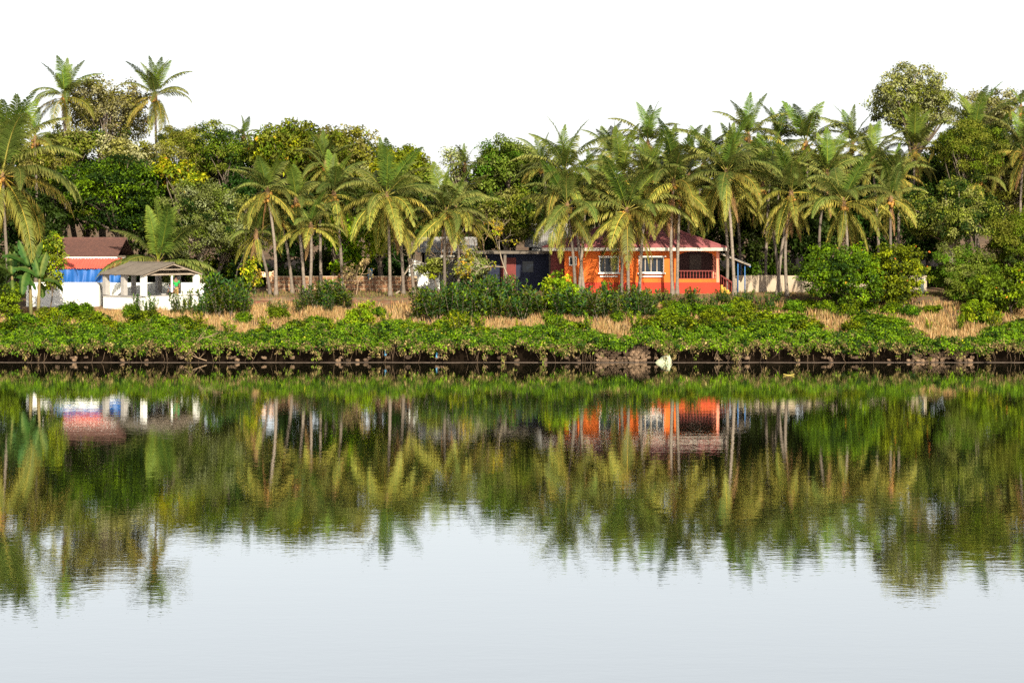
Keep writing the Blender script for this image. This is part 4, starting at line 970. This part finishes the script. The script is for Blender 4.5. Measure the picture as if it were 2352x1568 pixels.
# upright feathery shrubs
def spike_mesh(seed, pal=P_SPIKE):
    rg = np.random.default_rng(seed); mb = MB(); P, D = [], []
    for s in range(9):
        a = rg.uniform(0, 6.28); l_ = rg.uniform(.15, .42); h = rg.uniform(.6, 1.05)
        tip = Vector((math.cos(a) * l_, math.sin(a) * l_, h)); b0 = Vector((rg.normal() * .05, rg.normal() * .05, 0))
        mb.tube([b0, b0.lerp(tip, .5) + Vector((0, 0, .04)), tip], [.013, .009, .004], 4, False)
        for q in np.linspace(.22, 1, 46):
            p = b0.lerp(tip, q) + Vector(rg.normal(size=3) * .02); aa = rg.uniform(0, 6.28)
            P.append(p); D.append((math.cos(aa) * .75 + rg.normal() * .2, math.sin(aa) * .75, .55 + .5 * (q > .85)))
    P = np.array(P); D = unit(np.array(D)); k = len(P)
    sz = rg.uniform(.12, .21, k)[:, None]
    side = unit(np.cross(D, np.array([0, 0, 1.0]) + rg.normal(size=(k, 3)) * .3))
    V = np.stack([P, P + D * sz * .45 + side * sz * .15, P + D * sz - np.array([0, 0, .2]) * sz, P + D * sz * .45 - side * sz * .15], 1).reshape(-1, 3)
    i = np.arange(k) * 4
    T = np.stack([np.stack([i, i + 1, i + 2], -1), np.stack([i, i + 2, i + 3], -1)], 1).reshape(-1, 3)
    c = pick_cols(rg, pal, k) * rg.uniform(.75, 1.25, (k, 1))
    me = np_mesh('foliage', V, T, np.repeat(c, 4, axis=0)); me.materials.append(M['leaf'])
    ms_ = mb.mesh('stems'); ms_.materials.append(M['bark'])
    return me, ms_
SPK = [spike_mesh(i) for i in range(6)]
SPY = [spike_mesh(20 + i, [(BR, 4), (YG, 2), (MD, 3)]) for i in range(4)]
rg = np.random.default_rng(21)
def spike(x, ytop, Y, label, group, wide=1.0, lib=None):
    X = px(x, Y); z = gzf(X, Y) - .05; h = pz(ytop, Y) - z
    t = thing('feathery_shrub', label, 'shrub', (X, Y, z), rg.uniform(0, 6.28), group)
    lib = lib or SPK; f, s = lib[rg.integers(len(lib))]
    for nm, me in (('foliage', f), ('stems', s)):
        o = link(nm, me, None, t); o.scale = (h * 1.05 * wide, h * 1.05 * wide, h)
ROW = 'dark green feathery shrub in the dense row before '
for x_ in np.arange(968, 1500, 15):
    y_ = 655 + 16 * math.sin(x_ * .021) + rg.normal() * 9 + (18 if x_ > 1330 else 0) + (14 if 1190 < x_ < 1240 else 0)
    spike(x_ + rg.normal() * 5, y_, rg.uniform(141.3, 145), ROW + near(x_), 'feathery shrubs in the long row', .85)
for x_ in np.arange(960, 1500, 24):
    spike(x_ + rg.normal() * 6, 668 + rg.normal() * 9 + (12 if x_ > 1330 else 0), rg.uniform(139.5, 141.3), ROW + near(x_), 'feathery shrubs in the long row', 1.0)
LEFT = 'dark green feathery shrub clumped beside the pavilion'
for x_, y_, Y_ in [(488, 640, 144.5), (505, 632, 144), (520, 628, 145), (538, 636, 144), (552, 645, 143.5), (478, 668, 142.5), (500, 665, 142), (530, 662, 142), (560, 668, 142), (462, 682, 141.5)]:
    spike(x_, y_, Y_, LEFT, 'feathery shrubs by the pavilion')
MIDS = 'green feathery shrub growing under the slender palms'
for x_, y_, Y_ in [(700, 660, 144), (722, 655, 144), (742, 646, 144.2), (765, 640, 144.5), (784, 655, 144), (800, 668, 143.5), (690, 678, 143), (650, 690, 142.5), (625, 694, 142), (755, 680, 142.5)]:
    spike(x_, y_, Y_, MIDS, 'feathery shrubs under the palms')
PAR = 'slim leafy sapling growing before the pavilion parapet'
for x_, y_, Y_ in [(318, 676, 142.5), (338, 684, 142), (350, 672, 143), (404, 665, 143), (418, 676, 142.5), (432, 668, 143.5), (445, 690, 141.5), (300, 700, 141)]:
    spike(x_, y_, Y_, PAR, 'saplings before the pavilion', .6)
RT = 'low feathery shrub below the bungalow dado'
for x_, y_, Y_ in [(1500, 700, 141), (1535, 694, 142), (1570, 690, 143), (1588, 662, 144.5), (1610, 686, 143), (1640, 690, 143), (1665, 672, 145), (1700, 684, 143), (1720, 676, 144), (1745, 690, 142), (1770, 688, 143)] + [(float(x), 674 + 8 * math.sin(x * 2.1), 145.2 + .6 * math.sin(x), ) for x in range(1500, 1830, 22)]:
    spike(x_, y_, Y_, RT, 'low shrubs below the bungalow')

WEED = 'upright lime green weed rising above the bank creepers below '
for x_ in np.arange(20, 2350, 84):
    spike(x_ + rg.uniform(-28, 28), rg.uniform(708, 745), rg.uniform(132.5, 136), WEED + near(x_), 'upright weeds on the bank', rg.uniform(.6, 1.0), SPY)
# bank shrubs: mounds standing out of the creepers
BS = []
for i in range(6):
    rg2 = np.random.default_rng(300 + i)
    lob = [((0, 0, .45), (.42, .42, .40))] + [((math.cos(a) * .3, math.sin(a) * .3, .45 + rg2.uniform(-.1, .3)), (.28, .28, .26)) for a in np.linspace(0, 5, 5) + rg2.random()]
    cl = crown_clumps(rg2, lob, .21)
    BS.append((foliage(rg2, cl, .15, 27, .082, P_CREEP, .32, .8, .6, centre=np.array([0, 0, .3]), name='foliage'), None))
    BS[-1][0].materials.append(M['leaf'])
    mb = MB()
    for a in range(6):
        t_ = cl[rg2.integers(len(cl))]; mb.tube([(0, 0, 0), (t_[0] * .4, t_[1] * .4, t_[2] * .6), tuple(t_)], [.02, .014, .006], 4, False)
    ms_ = mb.mesh('stems'); ms_.materials.append(M['bark']); BS[-1] = (BS[-1][0], ms_)
rg = np.random.default_rng(33)
def bank_shrub(x, ytop, Y, w, label, group):
    X = px(x, Y); z = gzf(X, Y) - .1; h = (pz(ytop, Y) - z)
    t = thing('bank_shrub', label, 'shrub', (X, Y, z), rg.uniform(0, 6.28), group)
    f, s = BS[rg.integers(6)]; ww = w * Y / F / 1.15
    for nm, me in (('foliage', f), ('stems', s)):
        o = link(nm, me, None, t); o.scale = (ww, ww, h / 1.05)
BL = 'bushy green shrub mounding out of the bank creepers below '
for x_, y_, Y_, w_ in [(30, 722, 134, 90), (110, 728, 134, 80), (218, 700, 136, 80), (250, 722, 134, 70), (332, 698, 136.5, 90), (375, 712, 135, 80), (415, 715, 136, 70), (460, 732, 134, 70), (600, 742, 133.5, 60), (690, 726, 134.5, 80), (730, 712, 136.5, 60),
                       (905, 722, 135, 80), (960, 730, 134, 70), (1050, 700, 136, 66), (1020, 722, 134.5, 70), (1110, 738, 133.6, 80), (1200, 738, 133.6, 90), (1276, 704, 136, 56), (1310, 728, 134.5, 80), (1370, 752, 133, 80), (1180, 748, 133, 80),
                       (1478, 742, 134, 70), (1510, 712, 136, 80), (1550, 712, 135, 100), (1600, 722, 134.2, 100), (1640, 726, 134, 80), (1690, 716, 135.5, 90), (1745, 700, 136, 100), (1800, 704, 135.5, 110), (1850, 720, 134.5, 90), (1765, 730, 133.4, 90),
                       (1965, 726, 134.5, 70), (2005, 704, 136, 100), (2045, 716, 135, 90), (2085, 740, 133.8, 70), (2020, 745, 133, 90), (2165, 770, 132.6, 60), (2250, 766, 132.8, 70), (2300, 736, 134.5, 90), (2345, 722, 135, 90), (2270, 700, 138, 60), (2330, 765, 132.6, 90)]:
    bank_shrub(x_, y_ + 8, Y_, w_, BL + near(x_), 'shrubs mounding on the bank')
UL = 'small green shrub sprouting from the dry grass below '
for x_, y_, Y_, w_ in [(300, 690, 141, 40), (640, 700, 140, 50), (560, 712, 139, 40), (870, 700, 141, 36), (1560, 690, 140, 50), (1620, 694, 141, 60), (1690, 690, 141, 60), (1700, 678, 143.5, 60), (1640, 704, 139, 60), (1530, 700, 139, 50), (2240, 705, 141, 50), (160, 690, 141, 70), (120, 700, 139, 70), (190, 690, 142, 60), (60, 715, 138, 60), (1420, 712, 139.5, 34)] + [(float(x), 692 + 7 * math.sin(x * 1.3), 142.0 + 1.2 * math.sin(x * .7), 50) for x in list(range(1850, 2140, 48)) + list(range(1490, 1830, 56))]:
    bank_shrub(x_, y_, Y_, w_, UL + near(x_), 'small shrubs in the dry grass')

# ------------------------------------------------------------------ creepers, dry fringe, grass (uncountable cover)
rg = np.random.default_rng(5)
prof = np.array([(-200, 742), (0, 742), (100, 745), (170, 738), (260, 735), (330, 730), (400, 735), (450, 742), (500, 756), (560, 760), (620, 750), (680, 738), (740, 735), (800, 735), (880, 738), (940, 735), (1000, 738), (1090, 745), (1150, 748), (1220, 745), (1270, 738), (1310, 742),
                 (1350, 752), (1400, 768), (1432, 789), (1445, 780), (1470, 750), (1500, 735), (1560, 728), (1640, 735), (1700, 725), (1760, 720), (1830, 730), (1880, 748), (1930, 762), (1960, 745), (2000, 735), (2060, 740), (2100, 755), (2130, 770), (2180, 778), (2210, 782), (2240, 765), (2300, 742), (2352, 735), (2550, 738)])
nc = 5200
xp = rg.uniform(-180, 2540, nc); q = rg.random(nc) ** .8
yt = np.interp(xp, prof[:, 0], prof[:, 1]) + 10 + 4 * wig(xp * .07, 3)
yb = 796 + 10 * wig(xp * .045, 7) + 6 * wig(xp * .19, 2) - 16 * np.exp(-((xp - 1435) / 50) ** 2)
yp = yb + (yt - yb) * q
Yc = 129.6 + 6.1 * q * (yb - yt) / 60 + .35 * wig(xp * .06 + q * 7, 5) + .45 * wig(xp * .17 + q * 15, 2)
Yc = np.clip(Yc, 129.5, 137)
Xc = (xp - CX) / F * Yc
Zc = np.maximum(CH + (HY - yp) / F * Yc, np.where(Yc > 131, gz(Xc, Yc) + .05, .75)) + .16 * wig(xp * .11 + q * 9, 1) + .17 * wig(xp * .3 + q * 20, 6)
me = foliage(rg, np.stack([Xc, Yc, Zc], -1), .30, 40, .13, [(BR, 3.6), (MD, 5), (DK, 2.6), (YG, .84), ((.17, .13, .05), .9), (YE, .12)], .34, .75, .5, mix=.2, name='creeper', fy=-.55)
me.materials.append(M['leaf'])
tag(link('creeper', me), 'dense green creeper covering the top of the river bank', 'creeper', kind='stuff')
# dry hanging fringe under the creepers
nc = 2500
xp = rg.uniform(-180, 2540, nc); ln = np.clip(.45 + .75 * wig(xp * .085, 9) + .5 * wig(xp * .27, 4), .08, 1.15) * rg.random(nc)
Yc = 129.55 + .5 * rg.random(nc)
yp = 790 + 9 * wig(xp * .045, 7) + 6 * wig(xp * .19, 2) + ln * 32
keep = ~((xp > 1385) & (xp < 1495) & (yp > 792))
xp, yp, Yc = xp[keep], yp[keep], Yc[keep]
C3 = np.stack([(xp - CX) / F * Yc, Yc, np.maximum(CH + (HY - yp) / F * Yc, .1)], -1)
me = foliage(rg, C3, .15, 8, .13, [(TN, 1.6), ((.17, .115, .05), 4), ((.10, .075, .03), 3), ((.13, .17, .02), 3)], .3, .9, .2, mix=.3, name='dry_fringe')
me.materials.append(M['dryleaf'])
tag(link('dry_fringe', me), 'dead tan leaves hanging from the creepers over the water', 'dry leaves', kind='stuff')
mb = MB()
for i in range(260):
    x_ = rg.uniform(-150, 2500); Y_ = 129.7 + .6 * rg.random(); X_ = px(x_, Y_); z1_ = rg.uniform(.5, 1.1); z0_ = z1_ - rg.uniform(.25, .9)
    d_ = rg.normal() * .18
    mb.tube([(X_, Y_ + .15, z1_), (X_ + d_ * .5 + rg.normal() * .04, Y_, (z0_ + z1_) / 2), (X_ + d_, Y_ - .03, max(z0_, .02))], [.011, .009, .005], 3, False)
tag(mb.build('hanging_roots', M['root']), 'thin brown roots and stems hanging over the dark bank face', 'roots', kind='stuff')
# dry grass
def grass(name, label, n, ylo, yhi, hmin, hmax, cols, xl=-180, xr=2540, seed=1, dens=None):
    rg = np.random.default_rng(seed)
    Yg = rg.uniform(ylo, yhi, n); xg = rg.uniform(xl, xr, n); Xg = (xg - CX) / F * Yg
    if dens is not None:
        k = rg.random(n) < dens(Xg, Yg); Yg, Xg = Yg[k], Xg[k]
    n = len(Xg)
    zg = gz(Xg, Yg) - .03; h = rg.uniform(hmin, hmax, n) * (.75 + .35 * wig(Xg * 1.3 + Yg, 2))
    a = rg.uniform(0, 6.28, n); w = rg.uniform(.012, .028, n); l_ = rg.normal(size=(n, 2)) * .22 * h[:, None]
    P = np.stack([Xg, Yg, zg], -1); s = np.stack([np.cos(a) * w, np.sin(a) * w, a * 0], -1)
    m_ = P + np.stack([l_[:, 0] * .35, l_[:, 1] * .35, h * .6], -1); t_ = P + np.stack([l_[:, 0], l_[:, 1], h], -1)
    V = np.stack([P - s, P + s, m_ + s * .8, m_ - s * .8, t_], 1).reshape(-1, 3); i = np.arange(n) * 5
    T = np.stack([np.stack([i, i + 1, i + 2], -1), np.stack([i, i + 2, i + 3], -1), np.stack([i + 3, i + 2, i + 4], -1)], 1).reshape(-1, 3)
    c = pick_cols(rg, cols, n) * rg.uniform(.75, 1.25, (n, 1))
    me = np_mesh(name, V, T, np.repeat(c, 5, axis=0)); me.materials.append(M['dryleaf'])
    tag(link(name, me), label, 'grass', kind='stuff')
STRAW = [((.44, .29, .12), 4), ((.34, .20, .08), 3), ((.52, .37, .19), 2), ((.25, .13, .06), 1), ((.16, .16, .045), 1.2)]
grass('dry_grass', 'tall straw coloured dry grass on the bank strip', 95000, 133, 146, .25, .75, STRAW, seed=2, dens=lambda X, Y: .35 + .65 * (wig(X * .5 + Y * .35, 3) > -.25))
grass('weedy_grass', 'patchy green and brown weeds among the palm feet', 22000, 144, 153, .08, .3, [((.11, .14, .03), 3), ((.24, .16, .07), 3), ((.15, .10, .05), 2)], seed=3, xl=450)

# ------------------------------------------------------------------ banana plant
def banana_leaf(e0, bend, seed):
    rg = np.random.default_rng(seed); n = 22; p = np.zeros(3); V, T, Cc = [], [], []
    for i in range(n + 1):
        s = i / n; el = R(e0 - bend * s ** 1.2); d = np.array([math.cos(el), 0, math.sin(el)])
        w = .0 if s < .14 else .155 * math.sin(math.pi * min(1, (s - .14) / .86 * .93 + .07)) ** .55
        up = np.array([-d[2], 0, d[0]]); jag = 1 - .22 * (rg.random() < .3)
        for k, c_ in ((-1, 1), (-.5, .5), (0, 0), (.5, .5), (1, 1)):
            V.append(p + np.array([0, 1, 0]) * w * k * jag + up * (w * .55 * (1 - abs(k) * 1.25) + .012 * rg.normal()) - np.array([0, 0, 1]) * w * .3 * abs(k))
            g_ = rg.uniform(.85, 1.15); Cc.append((.032 * g_, .072 * g_, .012 * g_) if k else (.12, .16, .04))
        if i:
            for j in range(4):
                a = 5 * (i - 1) + j; T.append((a, a + 1, a + 6, a + 5))
        p = p + d / n
    me = np_mesh('leaf', np.array(V), np.array(T), np.array(Cc), True); me.materials.append(M['leaf']); return me
BLF = [banana_leaf(e, b, 5 + i) for i, (e, b) in enumerate([(84, 20), (72, 40), (58, 75), (40, 95), (18, 100), (-20, 60)])]
Yb = 140.5
t = thing('banana_plant', 'broad leaved banana plant growing below the big leaning palm', 'plant', (px(72, Yb), Yb, gzf(px(72, Yb), Yb) - .05))
rg = np.random.default_rng(8); zc = pz(615, Yb) - t.location.z
for dx, sc_, lean in ((0, 1, -.15), (.45, .8, .1), (-1.1, .85, -.2)):
    mb = MB(); top = Vector((dx + lean, 0, zc * sc_)); mb.tube([(dx, 0, 0), (dx + lean * .4, 0, zc * sc_ * .5), top], [.15, .12, .07], 9)
    mb.build('pseudostem', surf('banana_stem_%d' % int(sc_ * 100), (.16, .17, .06), (.20, .12, .06), 4, .7, .2, stretch=(1, 1, .3)), t, True)
    nl = 10 if sc_ == 1 else 6
    for i in range(nl):
        c_ = int(np.clip(i / nl * 6 + rg.normal() * .4, 0, 5))
        o = link('leaf', BLF[c_], None, t, top + Vector((0, 0, -.15))); o.rotation_euler = (rg.normal() * .1, 0, rg.random() * 6.28 if i else 1.2)
        s = rg.uniform(1.9, 2.5) * sc_ ** .5; o.scale = (s, s * 1.05, s)

# ------------------------------------------------------------------ bare and dry trees
def bare(name, label, x, Y, ytop, seed, spread, mat, leaves=None, lean=0, cat='tree', depth=5, r0=.09):
    rg = np.random.default_rng(seed); X = px(x, Y); z = gzf(X, Y) - .05; H = pz(ytop, Y) - z
    t = thing(name, label, cat, (X, Y, z)); mb = MB(); tips = []
    def grow(p, d, L, r, k):
        q = p + d * L; m_ = p.lerp(q, .5) + Vector(rg.normal(size=3)) * L * .09
        mb.tube([p, m_, q], [r, r * .85, r * .66], 5 if k > 2 else 4, False)
        if k == 0: tips.append(q); return
        for _ in range(2 + (rg.random() < .55)):
            nd = (d + Vector(rg.normal(size=3)) * spread + Vector((0, 0, .12))).normalized(); grow(q, nd, L * rg.uniform(.62, .85), r * .62, k - 1)
            if k <= 2: tips.append(q)
    grow(Vector((0, 0, 0)), Vector((lean, 0, 1)).normalized(), H * .30, r0, depth)
    mb.build('trunk', mat, t, True)
    if leaves:
        tp = np.array([tuple(v) for v in tips]); me = foliage(rg, tp[rg.choice(len(tp), min(len(tp), leaves[0]), replace=False)], .22, leaves[1], .16, leaves[2], .3, name='crown'); link('crown', me, M['leaf'], t)
    return t
bare('bare_tree', 'leaning half bare tree with a few yellow leaves before the navy shed', 1158, 151, 470, 3, .55, M['palebark'], (70, 9, [(YE, 3), (YG, 1), (OR, 1)]))
bare('bare_tree', 'leafless twiggy tree with pale branches beside the yellow leaved one', 1120, 152.5, 470, 4, .5, M['twig'])
bare('bare_tree', 'pale forked bare tree leaning over the laterite wall end', 905, 150.5, 520, 6, .5, M['palebark'], None, .5)
bare('dry_bush', 'brown leafless bush before the laterite wall', 818, 149.5, 585, 7, .75, M['twig'], (60, 8, [(TN, 3), ((.22, .14, .08), 2)]), .15, 'bush', 5, .06)
bare('dry_bush', 'small dead bush beside the leaning brown trunk palm', 690, 147.6, 632, 8, .7, M['twig'], None, 0, 'bush', 4, .04)
bare('bare_tree', 'thin grey stemmed tree in the thicket by the young trunkless palm', 540, 154, 480, 9, .42, M['palebark'], (50, 8, P_GREY), .1)

# ------------------------------------------------------------------ small things on the bank and water
t = thing('plastic_sack', 'crumpled pale green and cream plastic sack at the waterline', 'sack', (px(1525, 130.05), 130.05, 0))
bm = bmesh.new(); bmesh.ops.create_icosphere(bm, subdivisions=4, radius=1); rg = np.random.default_rng(4)
for v in bm.verts:
    c = v.co.copy(); k = 1 + .12 * math.sin(c.x * 5 + 1) * math.sin(c.z * 6) + .09 * math.sin(c.y * 9 + c.x * 7) + .05 * math.sin(c.z * 15 + c.x * 11)
    zz = max(c.z, -.1)
    v.co = Vector((c.x * .5 * k * (1 - .45 * max(zz, 0)) + .16 * max(zz, 0), c.y * .3 * k, zz * (.42 + .2 * max(0, c.x + .1)) * k))
me = bpy.data.meshes.new('sack_body'); bm.to_mesh(me); bm.free(); link('sack_body', me, M['sack'], t)
mb = MB(); mb.tube([(.16, 0, .5), (.20, 0, .58), (.18, .02, .63)], [.06, .03, .07], 7); mb.build('tied_neck', M['sack'], t)
for nm, x_, y_, h_ in (('blue plastic bag caught under the creepers below the laterite wall', 885, 806, .3), ('small blue plastic scrap caught near the water below the grey roofed house', 1003, 815, .2)):
    t = thing('plastic_bag', nm, 'bag', tuple(at(x_, y_, 130.05)))
    mb = MB(); n_ = 8
    mb.lathe((0, 0, -h_), [(.02, 0), (.05, .04), (.07, h_ * .3), (.05, h_ * .6), (.03, h_ * .85), (.05, h_)], 9)
    me = mb.mesh('bag_body', True)
    for v in me.vertices: v.co.x += .02 * math.sin(v.co.z * 23 + v.co.y * 30); v.co.y *= .5
    link('bag_body', me, M['bluebag'], t)
    mb = MB(); mb.tube([(0, 0, -.02), (.04, 0, .10), (0, 0, .16), (-.04, 0, .08), (0, 0, -.02)], .012, 5); mb.build('handle', M['bluebag'], t)
me = bpy.data.meshes.new('floating_leaf'); V = []
for i in range(9):
    s = i / 8; w = .075 * math.sin(math.pi * s) ** .7 + .004
    V += [(-.3 + .6 * s, -w, .02 + .05 * (2 * s - 1) ** 2), (-.3 + .6 * s, 0, .005 + .04 * (2 * s - 1) ** 2), (-.3 + .6 * s, w, .03 + .05 * (2 * s - 1) ** 2)]
me.from_pydata(V, [], [(3 * i + j, 3 * i + 3 + j, 3 * i + 4 + j, 3 * i + 1 + j) for i in range(8) for j in range(2)])
Yw = CH * F / (862 - HY)
o = link('floating_leaf', me, M['fibrehusk']); o.location = (px(1812, Yw), Yw, .012); sm_ = o.modifiers.new('solid', 'SOLIDIFY'); sm_.thickness = .012
tag(o, 'curled yellow leaf floating on the dark reflection', 'leaf')
def branch(label, x, y, Y, seed, ang, L):
    rg = np.random.default_rng(seed); p = at(x, y, Y); t = thing('driftwood_branch', label, 'branch', (p.x, p.y, p.z)); mb = MB(); tw = MB()
    def g(q, d, l_, r, k, m_):
        e = q + d * l_; m_.tube([q, q.lerp(e, .5) + Vector(rg.normal(size=3)) * l_ * .06, e], [r, r * .8, r * .5], 5, False)
        if k:
            for _ in range(3): g(q.lerp(e, rg.uniform(.3, 1)), (d + Vector((rg.normal() * .6, rg.normal() * .2, rg.normal() * .6))).normalized(), l_ * rg.uniform(.45, .7), r * .55, k - 1, tw)
    g(Vector((0, 0, 0)), Vector((math.cos(ang), 0, math.sin(ang))), L, .03, 3, mb)
    mb.build('stem', M['twig'], t, True); tw.build('twigs', M['twig'], t, True)
branch('dead grey branch rising from the water edge below the pavilion', 425, 818, 129.95, 1, R(48), 1.5)
branch('tangle of fallen twigs beside the dead grey branch', 475, 828, 129.95, 2, R(160), 1.3)
branch('tan dead branches drooping to the water past the plastic sack', 1690, 795, 130.0, 3, R(-70), .8)
branch('dry twigs leaning to the water below the mangrove bushes', 1650, 800, 130.0, 5, R(-110), .7)
n_ = 14; V = []
for i in range(n_ + 1):
    for k in range(4): V.append((1.1 * i / n_ - .55, .05 * math.sin(i * 1.3 + k), -.12 * k - .10 * math.sin(math.pi * i / n_) + .02 * math.sin(i * 2 + k)))
me = np_mesh('cloth', V, [(i * 4 + k, i * 4 + k + 1, i * 4 + 5 + k, i * 4 + 4 + k) for i in range(n_) for k in range(3)], smooth=True)
o = link('hanging_cloth', me, M['orangecloth']); o.location = at(612, 622, 151.5)
tag(o, 'orange and white cloth hung between the palm trunks', 'cloth')
n_ = 10; V = []
for i in range(n_ + 1):
    for k in range(6): V.append((.35 * i / n_ - .17 + .02 * math.sin(k * 2), .06 * math.sin(i * 1.9 + k), -.16 * k + .03 * math.sin(i + k)))
me = np_mesh('scrap', V, [(i * 6 + k, i * 6 + k + 1, i * 6 + 7 + k, i * 6 + 6 + k) for i in range(n_) for k in range(5)], smooth=True)
o = link('blue_cloth', me, M['bluebag']); o.location = at(850, 616, 152.8)
tag(o, 'pale blue cloth hung above the laterite wall', 'cloth')
